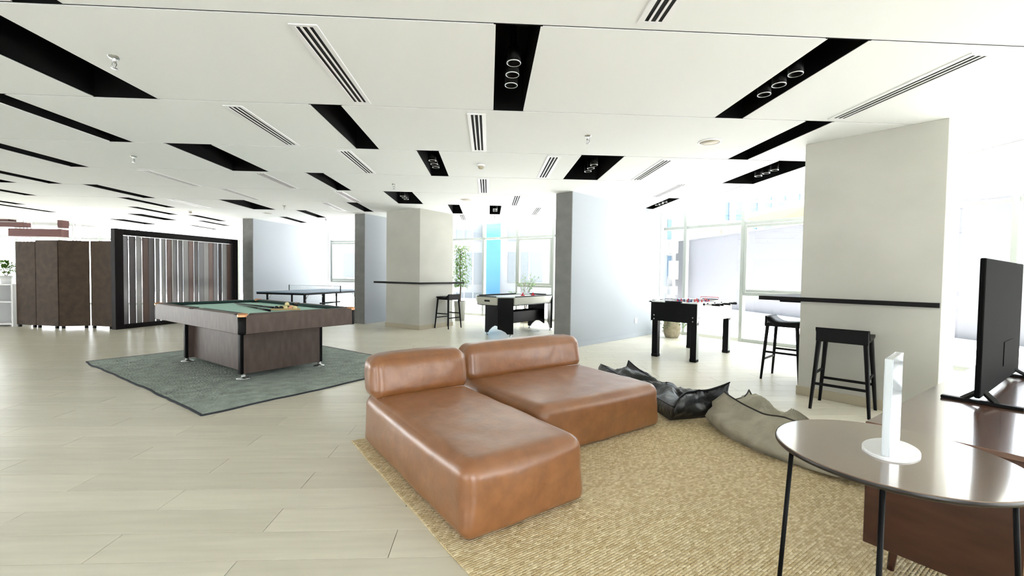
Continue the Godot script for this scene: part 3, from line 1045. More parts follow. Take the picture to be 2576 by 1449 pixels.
# ---------------------------------------------------------------- pool corner
func build_pool_corner() -> void:
	var ang := -0.663
	var dir := Vector2(cos(ang), -sin(ang))
	# rug with slightly wavy edges
	var rc := Vector3(-3.24, 0, -6.39)
	var rug := thing("area_rug", "grey-green rug with a dark edge under the pool table", "rug", rc, ang)
	var st := new_st(true)
	var nx := 48; var nz := 34
	var hx := 1.935; var hz := 1.40
	var nn := FastNoiseLite.new()
	nn.seed = 77
	nn.frequency = 0.5
	var pt := func(i: int, j: int) -> Vector3:
		var u := -1.0 + 2.0 * i / nx
		var v := -1.0 + 2.0 * j / nz
		var x := u * hx
		var z := v * hz
		x += (u * abs(u)) * nn.get_noise_1d(z * 1.6) * 0.05
		z += (v * abs(v)) * nn.get_noise_1d(x * 0.9 + 40.0) * 0.07
		return Vector3(x, 0.011 + abs(nn.get_noise_2d(x * 2.0, z * 2.0)) * 0.004, z)
	for i in nx:
		for j in nz:
			quad(st, pt.call(i, j), pt.call(i + 1, j), pt.call(i + 1, j + 1), pt.call(i, j + 1), Vector3(0, -5, 0))
	part(rug, "pile", done(st), M.grey_rug)
	var eb := new_st()
	var loop := []
	for i in nx: loop.append(pt.call(i, 0))
	for j in nz: loop.append(pt.call(nx, j))
	for i in nx: loop.append(pt.call(nx - i, nz))
	for j in nz: loop.append(pt.call(0, nz - j))
	for i in loop.size():
		var a: Vector3 = loop[i]
		var b: Vector3 = loop[(i + 1) % loop.size()]
		bar(eb, Vector3(a.x, 0.007, a.z), Vector3(b.x, 0.007, b.z), 0.018, 0.014)
	part(rug, "binding", done(eb), M.rug_edge)

	var c := Vector3(-3.309, 0, -6.352)
	var L := 2.67; var W := 1.47; var top := 0.84
	var t := thing("pool_table", "large dark brown pool table with pale green cloth on the grey-green rug", "pool table", c + Vector3(0, 0.0155, 0), ang)
	top -= 0.0155
	# apron: four boards between the corner castings
	var ap := 0.215
	for s in [-1.0, 1.0]:
		part(t, "apron", box(Vector3(L - 0.10, ap, 0.035), 0.006), M.pool_wood, Vector3(0, top - ap / 2 - 0.012, s * (W / 2 - 0.0175)))
		part(t, "apron", box(Vector3(0.035, ap, W - 0.10), 0.006), M.pool_wood, Vector3(s * (L / 2 - 0.0175), top - ap / 2 - 0.012, 0))
	# rails with cushions; gaps left for the pockets
	for s in [-1.0, 1.0]:
		for e in [-1.0, 1.0]:
			var rl := L / 2 - 0.06 - 0.13
			part(t, "rail", box(Vector3(rl, 0.035, 0.085), 0.008), M.pool_wood, Vector3(e * (0.06 + rl / 2), top - 0.0175, s * (W / 2 - 0.0435)))
			part(t, "cushion", box(Vector3(rl - 0.03, 0.036, 0.045), 0.012), M.pool_cushion, Vector3(e * (0.06 + rl / 2), top - 0.020, s * (W / 2 - 0.108)))
		var rw := W - 0.26
		part(t, "rail", box(Vector3(0.085, 0.035, rw), 0.008), M.pool_wood, Vector3(s * (L / 2 - 0.0435), top - 0.0175, 0))
		part(t, "cushion", box(Vector3(0.045, 0.036, rw - 0.03), 0.012), M.pool_cushion, Vector3(s * (L / 2 - 0.108), top - 0.020, 0))
	part(t, "bed", box(Vector3(L - 0.18, 0.03, W - 0.18)), M.pool_cloth, Vector3(0, top - 0.058, 0))
	part(t, "underside", box(Vector3(L - 0.08, 0.02, W - 0.08)), M.black_plastic, Vector3(0, top - ap + 0.01, 0))
	for sx in [-1.0, 1.0]:
		for sz in [-1.0, 1.0]:
			# corner casting: dark rounded post with a brass cap
			var cs := part(t, "corner_casting", lathe([Vector2(0.0, top - ap - 0.02), Vector2(0.045, top - ap - 0.015), Vector2(0.052, top - ap), Vector2(0.052, top - 0.03), Vector2(0.0, top - 0.03)], 20), M.black_plastic, Vector3(sx * (L / 2 - 0.05), 0, sz * (W / 2 - 0.05)))
			part(cs, "cap", lathe([Vector2(0.053, top - 0.032), Vector2(0.055, top - 0.01), Vector2(0.045, top + 0.006), Vector2(0.0, top + 0.010)], 20), M.brass)
			part(t, "pocket", lathe([Vector2(0.058, top - 0.12), Vector2(0.062, top - 0.034), Vector2(0.066, top - 0.034), Vector2(0.066, top - 0.03), Vector2(0.054, top - 0.03)], 18), M.black_plastic, Vector3(sx * (L / 2 - 0.125), 0, sz * (W / 2 - 0.125)))
	for sz in [-1.0, 1.0]:
		part(t, "pocket", lathe([Vector2(0.05, top - 0.12), Vector2(0.054, top - 0.034), Vector2(0.058, top - 0.03), Vector2(0.048, top - 0.028)], 18), M.black_plastic, Vector3(0, 0, sz * (W / 2 - 0.10)))
	# pedestal base: two end cabinets joined by a recessed middle
	var bl := 1.72; var bw := 1.02; var b0 := 0.055
	var bh := top - ap - b0
	for s in [-1.0, 1.0]:
		part(t, "pedestal", box(Vector3(0.05, bh, bw), 0.006), M.pool_wood, Vector3(s * (bl / 2 - 0.025), b0 + bh / 2, 0))
		part(t, "side_panel", box(Vector3(bl - 0.10, bh, 0.04), 0.006), M.pool_wood, Vector3(0, b0 + bh / 2, s * (bw / 2 - 0.10)))
		for s2 in [-1.0, 1.0]:
			part(t, "corner_strip", box(Vector3(0.06, bh, 0.045), 0.008), M.black_plastic, Vector3(s * (bl / 2 - 0.025), b0 + bh / 2, s2 * (bw / 2)))
	for sx in [-1.0, 1.0]:
		for sz in [-1.0, 1.0]:
			part(t, "levelling_foot", lathe([Vector2(0.0, 0.0), Vector2(0.075, 0.0), Vector2(0.078, 0.010), Vector2(0.03, 0.022), Vector2(0.022, 0.034), Vector2(0.02, 0.06), Vector2(0.0, 0.06)], 20), M.chrome, Vector3(sx * (bl / 2 - 0.01), 0, sz * (bw / 2 - 0.02)))
	# cues on the cloth
	var cloth := top + 0.0155 - 0.043
	for q in [[588, 764, 690, 783, "dark cue stick lying on the pool cloth, pointing past the balls"], [604, 764, 682, 773, "dark cue stick lying on the pool cloth, beside the other cue"]]:
		var a := at_h(q[0], q[1], cloth + 0.014)
		var b := at_h(q[2], q[3], cloth + 0.014)
		var d := (b - a).normalized() * 1.42
		var mid := (a + b) / 2
		var o := thing("pool_cue", q[4], "cue", mid, 0.0, "cues on the pool table")
		part(o, "shaft", tube([-d / 2, d * 0.18], [0.0065, 0.011], 8), M.cue_wood)
		part(o, "butt", tube([d * 0.18, d / 2], [0.011, 0.0145], 8), M.black_plastic)
		part(o, "tip", tube([-d / 2 - d * 0.008, -d / 2], [0.006, 0.0065], 8), M.white_gloss)
	# balls in their rack
	var rk := at_h(722, 779, cloth)
	rk.y = cloth
	var rack := thing("ball_rack", "wooden triangle rack round the pool balls on the green cloth", "rack", rk, ang + 0.35)
	var tri_r := 0.207
	var rs := new_st()
	for i in 3:
		var a0 := TAU * i / 3.0
		var a1 := TAU * (i + 1) / 3.0
		bar(rs, Vector3(cos(a0) * tri_r, 0.012, sin(a0) * tri_r), Vector3(cos(a1) * tri_r, 0.012, sin(a1) * tri_r), 0.014, 0.022, 0.003)
	part(rack, "frame", done(rs), M.rack_wood)
	var br := 0.0285
	var cols := ["ball_ivory", "ball_ivory", "ball_pink", "ball_ivory", "ball_dark", "ball_ivory", "ball_pink", "ball_ivory", "ball_ivory", "ball_dark", "ball_ivory", "ball_pink", "ball_ivory", "ball_ivory", "ball_dark"]
	var cn := {"ball_ivory": ["pale yellow pool ball in the triangle rack", "yellow pool balls"], "ball_pink": ["pinkish pool ball in the triangle rack", "pink pool balls"], "ball_dark": ["dark green pool ball in the triangle rack", "dark pool balls"]}
	var sph := SphereMesh.new()
	sph.radius = br
	sph.height = br * 2
	sph.radial_segments = 24
	sph.rings = 12
	var n := 0
	var rb := Basis(Vector3.UP, ang + 0.35)
	for row in 5:
		for k in row + 1:
			var lx := 0.132 - row * br * 1.74
			var lz := (k - row / 2.0) * br * 2.02
			var o := part(self, numbered("pool_ball"), sph, M[cols[n]], rk + rb * Vector3(lx, br, lz))
			tag(o, cn[cols[n]][0], "ball", cn[cols[n]][1])
			n += 1
	var tb := part(self, numbered("pool_ball"), sph, M.ball_ivory, rk + rb * Vector3(0.132 - 2.67 * br * 1.74, br + br * 1.66, 0))
	tag(tb, "pale yellow pool ball resting on top of the racked balls", "ball")

# ---------------------------------------------------------------- sofas and jute rug
const SOFA_TURN := 0.562

func ab(a: float, b: float) -> Vector3:      # sofa axes: a towards the seats' front, b along the backs
	return Vector3(b * 0.846 + a * 0.533, 0, -b * 0.533 + a * 0.846)

func build_sofas() -> void:
	var r0 := ab(-3.47, 0.95)
	var rl := 4.3; var rw := 3.02
	var rc := ab(-3.47 + rl / 2, 0.95 + rw / 2)
	var rug := thing("jute_rug", "natural woven jute rug under the leather sofas", "rug", rc, SOFA_TURN)
	part(rug, "weave", box(Vector3(rw, 0.012, rl), 0.003), M.jute, Vector3(0, 0.006, 0))
	var bs := new_st(true)
	var hx := rw / 2; var hz := rl / 2
	for e in [[-hx, -hz, hx, -hz], [hx, -hz, hx, hz], [hx, hz, -hx, hz], [-hx, hz, -hx, -hz]]:
		var pts := []
		for i in 41:
			var f := i / 40.0
			pts.append(Vector3(lerp(e[0], e[2], f) + sin(f * 47.0) * 0.003, 0.0058, lerp(e[1], e[3], f) + cos(f * 53.0) * 0.003))
		add_tube(bs, pts, 0.006, 6)
	part(rug, "edge_braid", done(bs), M.jute)

	# A: deep chaise nearest to the oval table; B: wide seat set back
	sofa("tan leather chaise module with a low back, the longer and narrower of two", ab(-2.607, 1.42), 0.80, 1.622, 0.385, 0.25, 0.675, 3)
	sofa("wide tan leather sofa module set back beside the black bean bag", ab(-2.975, 2.60), 1.37, 1.23, 0.375, 0.25, 0.665, 11)

func sofa(label: String, at: Vector3, w: float, l: float, seat: float, bt: float, top: float, sd: int) -> void:
	var o := thing("sofa", label, "sofa", at + Vector3(0, 0.0125, 0), SOFA_TURN, "tan leather sofa modules")
	var settle := func(p: Vector3) -> Vector3:
		var q := p
		q.y = max(q.y, -seat / 2)
		if p.y > 0.0:      # a worn hollow and drawn-in upper edges
			var f: float = clamp(p.y / (seat * 0.5), 0, 1)
			var hx: float = clamp(1.0 - pow(abs(p.x) / (w * 0.5), 2.0), 0, 1)
			var hz: float = clamp(1.0 - pow((p.z - 0.15) / (l * 0.45), 2.0), 0, 1)
			q.y -= 0.016 * hx * hz * f
			q.x *= 1.0 - 0.012 * f
			q.z *= 1.0 - 0.008 * f
			# slack folds across the seat
			q.y += 0.0035 * sin(p.z * 23.0 + p.x * 9.0 + sd) * hx * f * exp(-pow((p.z + 0.05) / 0.25, 2.0))
		return q
	part(o, "seat", soft_box(Vector3(w, seat, l), 0.085, Vector3(0.014, 0.026, 0.014), 36, 0.006, 3.0, sd, settle, 0.058), M.leather, Vector3(0, seat / 2, 0))
	var bh := top - seat + 0.03
	var lean := func(p: Vector3) -> Vector3:
		var q := p
		var f := (p.y + bh * 0.5) / bh
		q.z -= 0.05 * f
		q.y += 0.010 * (1.0 - pow(abs(p.x) / (w * 0.5), 2.0)) * f
		var crease := exp(-pow((p.x - w * 0.18) / (w * 0.26), 2.0))
		q.z += 0.004 * sin(p.x * 62.0 + p.y * 40.0 + sd) * crease * f
		return q
	part(o, "backrest", soft_box(Vector3(w, bh, bt), 0.085, Vector3(0.01, 0.01, 0.02), 30, 0.006, 4.0, sd + 5, lean), M.leather, Vector3(0, seat + bh / 2 - 0.03, -l / 2 + bt / 2 + 0.015))
	# welt seams round the seat
	var st := new_st(true)
	var zf := -l / 2 + bt + 0.02
	add_tube(st, [Vector3(-w / 2 + 0.06, seat + 0.003, zf), Vector3(0, seat + 0.008, zf), Vector3(w / 2 - 0.06, seat + 0.003, zf)], 0.006, 6)
	part(o, "seam", done(st), M.leather)
	part(o, "plinth", box(Vector3(w - 0.10, 0.02, l - 0.10)), M.black_plastic, Vector3(0, 0.010, 0))

# ---------------------------------------------------------------- bean bags
var bag_noise := FastNoiseLite.new()

func bag_top(b: Dictionary, s: float, t: float) -> Vector3:
	var c: Array = b.rim      # four lifted corners
	var p: Vector3 = (c[0] as Vector3) * (1 - s) * (1 - t) + (c[1] as Vector3) * s * (1 - t) + (c[2] as Vector3) * s * t + (c[3] as Vector3) * (1 - s) * t
	var spike := pow(abs(2 * s - 1) * abs(2 * t - 1), 3.0)
	var bs := 4.0 * s * (1 - s)
	var bt := 4.0 * t * (1 - t)
	var e: Array = b.edge      # heights in the middle of the four sides t=0, s=1, t=1, s=0
	var eh: float = (float(e[0]) * (1 - t) * bs + float(e[1]) * s * bt + float(e[2]) * t * bs + float(e[3]) * (1 - s) * bt) / max(0.001, (1 - t) * bs + s * bt + t * bs + (1 - s) * bt)
	if bs + bt < 0.001:
		eh = p.y
	var inner := bs * bt
	var body: float = lerp(eh, float(b.mid), inner)
	# the seams are drawn in between the corners
	var cen := ((c[0] as Vector3) + (c[1] as Vector3) + (c[2] as Vector3) + (c[3] as Vector3)) / 4.0
	var w := bs * pow(abs(2 * t - 1), 3.0) + bt * pow(abs(2 * s - 1), 3.0)
	p.x = lerp(p.x, cen.x, float(b.pull) * w)
	p.z = lerp(p.z, cen.z, float(b.pull) * w)
	var f: float = b.folds
	bag_noise.seed = b.sd
	bag_noise.frequency = 1.0
	bag_noise.fractal_octaves = 2
	var fold: float = bag_noise.get_noise_2d(p.x * 2.2 + p.z * 0.6, p.z * 1.3 - p.x * 0.4) + (0.45 - abs(bag_noise.get_noise_2d(p.x * 3.0 - p.z * 1.5, p.z * 2.2 + 7.0)) * 2.2) * 0.7
	body += fold * f * (0.12 + inner)
	p.y = max(0.03, lerp(body, p.y, clamp(spike, 0.0, 1.0)))
	return p

func bag_floor(b: Dictionary, s: float, t: float) -> Vector3:
	var c: Array = b.out
	var p: Vector3 = (c[0] as Vector3) * (1 - s) * (1 - t) + (c[1] as Vector3) * s * (1 - t) + (c[2] as Vector3) * s * t + (c[3] as Vector3) * (1 - s) * t
	p += (b.bulge as Vector3) * 4.0 * t * (1 - t) * (1 - s)
	p.y = 0.0
	return p

func bag_mesh(b: Dictionary, n := 40) -> ArrayMesh:
	var st := new_st(true)
	for i in n:
		for j in n:
			var s0 := float(i) / n; var s1 := float(i + 1) / n
			var t0 := float(j) / n; var t1 := float(j + 1) / n
			var ref := bag_floor(b, (s0 + s1) / 2, (t0 + t1) / 2) + Vector3(0, -3, 0)
			quad(st, bag_top(b, s0, t0), bag_top(b, s1, t0), bag_top(b, s1, t1), bag_top(b, s0, t1), ref)
			quad(st, bag_floor(b, s0, t0), bag_floor(b, s1, t0), bag_floor(b, s1, t1), bag_floor(b, s0, t1), ref + Vector3(0, 9, 0))
	var cen := bag_floor(b, 0.5, 0.5)
	var m := 7
	for side in 4:
		for i in n:
			var u0 := float(i) / n; var u1 := float(i + 1) / n
			var a: Vector2 = [Vector2(u0, 0), Vector2(1, u0), Vector2(1 - u0, 1), Vector2(0, 1 - u0)][side]
			var c: Vector2 = [Vector2(u1, 0), Vector2(1, u1), Vector2(1 - u1, 1), Vector2(0, 1 - u1)][side]
			for k in m:
				var q := []
				for e in [[a, k], [c, k], [c, k + 1], [a, k + 1]]:
					var f: float = float(e[1]) / m
					var lo := bag_floor(b, e[0].x, e[0].y)
					var hi := bag_top(b, e[0].x, e[0].y)
					var p := lo.lerp(hi, f)
					var outw := p - cen
					outw.y = 0
					var belly := sin(f * PI)
					p += outw.normalized() * belly * (float(b.belly) + bag_noise.get_noise_3d(p.x * 2.2, p.y * 5.0, p.z * 2.2) * float(b.crush))
					p.y += bag_noise.get_noise_3d(p.x * 3.0 + 9.0, p.y * 2.0, p.z * 3.0) * belly * float(b.crush) * 0.5
					p.y = max(p.y, 0.0)
					q.append(p)
				quad(st, q[0], q[1], q[2], q[3], Vector3(cen.x, 0.1, cen.z))
	return done(st)

func bag_piping(b: Dictionary) -> ArrayMesh:
	var st := new_st(true)
	for side in 4:
		var pts := []
		for i in 41:
			var u := i / 40.0
			var a: Vector2 = [Vector2(u, 0), Vector2(1, u), Vector2(1 - u, 1), Vector2(0, 1 - u)][side]
			pts.append(bag_top(b, a.x, a.y) + Vector3(0, 0.003, 0))
		add_tube(st, pts, 0.006, 6)
	return done(st)

func build_bean_bags() -> void:
	# corners run near-left, near-right, far-right, far-left
	var o := thing("bean_bag", "black leather bean bag, half empty, between the sofa and the football table", "bean bag", Vector3(2.0, 0.013, -4.9))
	var off := Vector3(2.0, 0, -4.9)
	var black := {"sd": 5, "bulge": Vector3.ZERO, "belly": 0.05, "crush": 0.10, "pull": 0.16, "folds": 0.11, "mid": 0.13, "edge": [0.24, 0.12, 0.10, 0.12],
		"out": [Vector3(1.66, 0, -3.88) - off, Vector3(2.16, 0, -3.98) - off, Vector3(2.10, 0, -5.70) - off, Vector3(1.52, 0, -5.80) - off],
		"rim": [Vector3(1.64, 0.16, -3.74) - off, at_h(1836, 966, 0.33) - off, at_h(1581, 910, 0.24) - off, at_h(1511, 919, 0.13) - off]}
	part(o, "cover", bag_mesh(black), M.black_bag)
	part(o, "piping", bag_piping(black), M.black_plastic)
	var o2 := thing("bean_bag", "grey-beige canvas bean bag slumped at the edge of the jute rug", "bean bag", Vector3(2.25, 0.013, -3.3))
	off = Vector3(2.25, 0, -3.3)
	var grey := {"sd": 9, "bulge": Vector3(-0.19, 0, 0.08), "belly": 0.10, "crush": 0.18, "pull": 0.06, "folds": 0.16, "mid": 0.21, "edge": [0.14, 0.18, 0.23, 0.25],
		"out": [Vector3(2.58, 0, -2.52) - off, Vector3(2.78, 0, -2.85) - off, Vector3(2.56, 0, -3.85) - off, Vector3(1.98, 0, -3.72) - off],
		"rim": [Vector3(2.52, 0.10, -2.52) - off, at_h(2004, 1050, 0.22) - off, at_h(1884, 985, 0.27) - off, at_h(1822, 990, 0.33) - off]}
	part(o2, "cover", bag_mesh(grey), M.grey_bag)
	part(o2, "piping", bag_piping(grey), M.bag_piping)

# ---------------------------------------------------------------- round table, console, television
func build_side_table_and_console() -> void:
	var h := 0.72
	var c := Vector3(1.405, 0.0125, -1.441)
	var r := 0.344
	var t := thing("side_table", "round brown side table with a glossy top and thin black legs", "table", c)
	var hh := h - 0.0125
	part(t, "tabletop", lathe([Vector2(0.0, hh - 0.018), Vector2(r - 0.012, hh - 0.018), Vector2(r - 0.002, hh - 0.010), Vector2(r, hh - 0.003), Vector2(r - 0.004, hh), Vector2(0.0, hh)], 96, false), M.table_top)
	part(t, "rim", lathe([Vector2(r - 0.010, hh - 0.020), Vector2(r + 0.001, hh - 0.014), Vector2(r + 0.0025, hh - 0.006), Vector2(r + 0.0005, hh - 0.0015)], 96), M.table_rim)
	for px in [[1986, 1126], [2216, 1236]]:
		var p := at_h(px[0], px[1], h) - c
		p.y = 0
		var d := p.normalized()
		part(t, "leg", tube([d * (r + 0.03), d * (r - 0.012) + Vector3(0, hh - 0.012, 0)], 0.0075, 10), M.black_metal)
	for an in [0.36]:
		var d := Vector3(cos(an), 0, sin(an))
		part(t, "leg", tube([d * (r + 0.03), d * (r - 0.012) + Vector3(0, hh - 0.012, 0)], 0.0075, 10), M.black_metal)
	# acrylic sign holder
	var sg := thing("sign_holder", "clear acrylic sign holder with an oval white base on the side table", "sign holder", Vector3(1.412, h, -1.450), yaw(0.775, -0.632))
	var bp := PackedVector2Array()
	var bp2 := PackedVector2Array()
	for i in 56:
		var an := TAU * i / 56.0
		bp.append(Vector2(cos(an) * 0.128, sin(an) * 0.078))
		bp2.append(Vector2(cos(an) * 0.122, sin(an) * 0.072))
	var bs := part(sg, "base", prism(bp, 0.0, 0.006), M.white_gloss)
	part(bs, "base_top", prism(bp2, 0.006, 0.009), M.white_gloss)
	var ph := 0.325
	var pw := 0.225
	for z in [-0.010, 0.010]:
		part(sg, "sheet", box(Vector3(pw, ph, 0.003), 0.0008), M.acrylic, Vector3(0.0, 0.009 + ph / 2, z))
	for x in [-1.0, 1.0]:
		part(sg, "edge_strip", box(Vector3(0.006, ph, 0.017), 0.001), M.acrylic, Vector3(x * (pw / 2 - 0.003), 0.009 + ph / 2, 0))
	part(sg, "top_strip", box(Vector3(pw - 0.014, 0.004, 0.017), 0.001), M.acrylic, Vector3(0, 0.009 + ph - 0.003, 0))
	# a curled leaflet left in the pocket
	var lf := new_st(true)
	for i in 10:
		var y0 := 0.19 + i * 0.0125
		var y1 := y0 + 0.0125
		var f0 := i / 10.0
		var f1 := (i + 1) / 10.0
		quad(lf, Vector3(-0.075 + 0.05 * (1 - f0), y0, 0.006 * sin(f0 * 5.0)), Vector3(0.085, y0, -0.006 * cos(f0 * 3.0)), Vector3(0.085, y1, -0.006 * cos(f1 * 3.0)), Vector3(-0.075 + 0.05 * (1 - f1), y1, 0.006 * sin(f1 * 5.0)), Vector3(0, 0.25, -5))
	part(sg, "leaflet", done(lf), M.white_gloss)

	# console: end panel towards the camera, long side to the right
	var k := Vector3(1.655, 0, -1.815)
	var ct := SOFA_TURN
	var cl := 2.4; var cd := 0.46; var ch := 0.70; var cb := 0.155
	var cc := k + Vector3(0.846, 0, -0.533) * cl / 2 + Vector3(0.533, 0, 0.846) * cd / 2
	var co := thing("media_console", "dark reddish brown wooden media console carrying the television", "console", Vector3(cc.x, 0.0125, cc.z), ct)
	ch -= 0.0125
	part(co, "top", box(Vector3(cl + 0.01, 0.022, cd + 0.01), 0.003), M.console_top, Vector3(0, ch - 0.011, 0))
	for sx in [-1.0, 1.0]:
		part(co, "end_panel", box(Vector3(0.02, ch - 0.022 - cb, cd), 0.002), M.console_wood, Vector3(sx * (cl / 2 - 0.01), (ch - 0.022 + cb) / 2, 0))
	part(co, "bottom", box(Vector3(cl - 0.04, 0.02, cd - 0.01)), M.console_wood, Vector3(0, cb + 0.01, 0))
	part(co, "back_panel", box(Vector3(cl - 0.04, ch - 0.042 - cb, 0.012)), M.console_wood, Vector3(0, (ch - 0.022 + cb + 0.02) / 2, cd / 2 - 0.012))
	for i in 4:
		var dw := (cl - 0.04) / 4
		var dr := part(co, "door", box(Vector3(dw - 0.004, ch - 0.046 - cb, 0.018), 0.002), M.console_wood, Vector3(-cl / 2 + 0.02 + dw * (i + 0.5), (ch - 0.022 + cb + 0.02) / 2, -cd / 2 + 0.01))
		part(dr, "handle", box(Vector3(0.10, 0.012, 0.018), 0.003), M.black_metal, Vector3(0, 0.14, -0.017))
	for sx in [-1.0, 1.0]:
		for sz in [-1.0, 1.0]:
			part(co, "leg", tube([Vector3(sx * (cl / 2 - 0.16), 0, sz * (cd / 2 - 0.06)), Vector3(sx * (cl / 2 - 0.18), cb, sz * (cd / 2 - 0.07))], [0.013, 0.02], 12), M.console_wood)
	# television seen from behind
	var tp := at_h(2457, 1020, 0.70)
	var tw := 1.23; var th := 0.695
	var tc := tp + Vector3(0.846, 0, -0.533) * tw / 2
	var tv := thing("television", "large black flat television seen from behind on the console", "television", Vector3(tc.x, 0.70, tc.z), ct)
	part(tv, "screen", box(Vector3(tw, th, 0.022), 0.004), M.tv_shell, Vector3(0, 0.035 + th / 2, 0))
	part(tv, "port_cover", box(Vector3(0.30, 0.14, 0.004), 0.001), M.tv_shell, Vector3(0.15, 0.20, 0.0125))
	for sx in [-1.0, 1.0]:
		var st := new_st()
		var x: float = sx * (tw / 2 - 0.12)
		bar(st, Vector3(x - sx * -0.06, 0.008, -0.14), Vector3(x - sx * -0.06, 0.008, 0.15), 0.035, 0.016, 0.003)
		bar(st, Vector3(x + sx * 0.06, 0.012, -0.06), Vector3(x, 0.06, 0.0), 0.03, 0.014, 0.002)
		bar(st, Vector3(x + sx * 0.06, 0.012, 0.06), Vector3(x, 0.06, 0.0), 0.03, 0.014, 0.002)
		part(tv, "foot", done(st), M.black_plastic)

# ---------------------------------------------------------------- bar stools
func build_stools() -> void:
	# local +z is the side with the raised lip
	var s := thing("bar_stool", "black wooden bar stool with a raised lip before the column near the round table", "stool", Vector3(3.60, 0, -4.24), yaw(0.66, 0.75), "black bar stools")
	var seat := new_st(true)
	var n := 18
	var w := 0.43
	var prof := []
	for i in n + 1:
		var f := float(i) / n
		var z: float = lerp(-0.19, 0.20, f)
		var y := 0.765 - 0.018 * sin(f * PI * 0.8) + 0.075 * pow(max(0.0, (f - 0.62) / 0.38), 2.0)
		prof.append(Vector2(z, y))
	for i in n:
		var a: Vector2 = prof[i]
		var b: Vector2 = prof[i + 1]
		for side in [0.0, 1.0]:
			var th: float = 0.028 * side
			quad(seat, Vector3(-w / 2, a.y - th, a.x), Vector3(w / 2, a.y - th, a.x), Vector3(w / 2, b.y - th, b.x), Vector3(-w / 2, b.y - th, b.x), Vector3(0, (a.y + b.y) / 2 - 0.014, (a.x + b.x) / 2))
		for sx in [-1.0, 1.0]:
			quad(seat, Vector3(sx * w / 2, a.y, a.x), Vector3(sx * w / 2, b.y, b.x), Vector3(sx * w / 2, b.y - 0.028, b.x), Vector3(sx * w / 2, a.y - 0.028, a.x), Vector3(0, (a.y + b.y) / 2, (a.x + b.x) / 2))
	for e in [0, n]:
		var a: Vector2 = prof[e]
		quad(seat, Vector3(-w / 2, a.y, a.x), Vector3(w / 2, a.y, a.x), Vector3(w / 2, a.y - 0.028, a.x), Vector3(-w / 2, a.y - 0.028, a.x), Vector3(0, a.y - 0.014, 0))
	part(s, "seat", done(seat), M.stool_wood)
	part(s, "lip_rail", box(Vector3(w - 0.01, 0.135, 0.024), 0.006), M.stool_wood, Vector3(0, 0.757, 0.196))
	part(s, "apron_rail", box(Vector3(w - 0.08, 0.05, 0.022), 0.004), M.stool_wood, Vector3(0, 0.715, -0.165))
	for sx in [-1.0, 1.0]:
		part(s, "side_rail", box(Vector3(0.022, 0.045, 0.33), 0.004), M.stool_wood, Vector3(sx * 0.185, 0.715, 0.01))
		for sz in [-1.0, 1.0]:
			var st := new_st()
			var topp := Vector3(sx * 0.185, 0.735, sz * 0.165 + 0.01)
			var foot := Vector3(sx * 0.235, 0.0, sz * 0.215 + 0.01)
			add_tube(st, [foot, foot.lerp(topp, 0.5), topp], [0.014, 0.019, 0.023], 10)
			part(s, "leg", done(st), M.stool_wood)
	var at := func(sx: float, sz: float, y: float) -> Vector3:
		return Vector3(sx * 0.235, 0.0, sz * 0.215 + 0.01).lerp(Vector3(sx * 0.185, 0.735, sz * 0.165 + 0.01), y / 0.735)
	for sz in [-1.0, 1.0]:
		var st := new_st()
		bar(st, at.call(-1.0, sz, 0.26), at.call(1.0, sz, 0.26), 0.016, 0.026, 0.003)
		part(s, "stretcher", done(st), M.stool_wood)
	for sx in [-1.0, 1.0]:
		var st := new_st()
		bar(st, at.call(sx, -1.0, 0.36), at.call(sx, 1.0, 0.36), 0.016, 0.026, 0.003)
		part(s, "stretcher", done(st), M.stool_wood)
	copy(s, Vector3(3.90, 0, -5.53), atan2(-0.65, -0.76), "black wooden bar stool half hidden by the column beside the football table")
	copy(s, Vector3(-0.98, 0, -10.75), atan2(0.81, 0.59), "black wooden bar stool in front of the far column with the small tree")

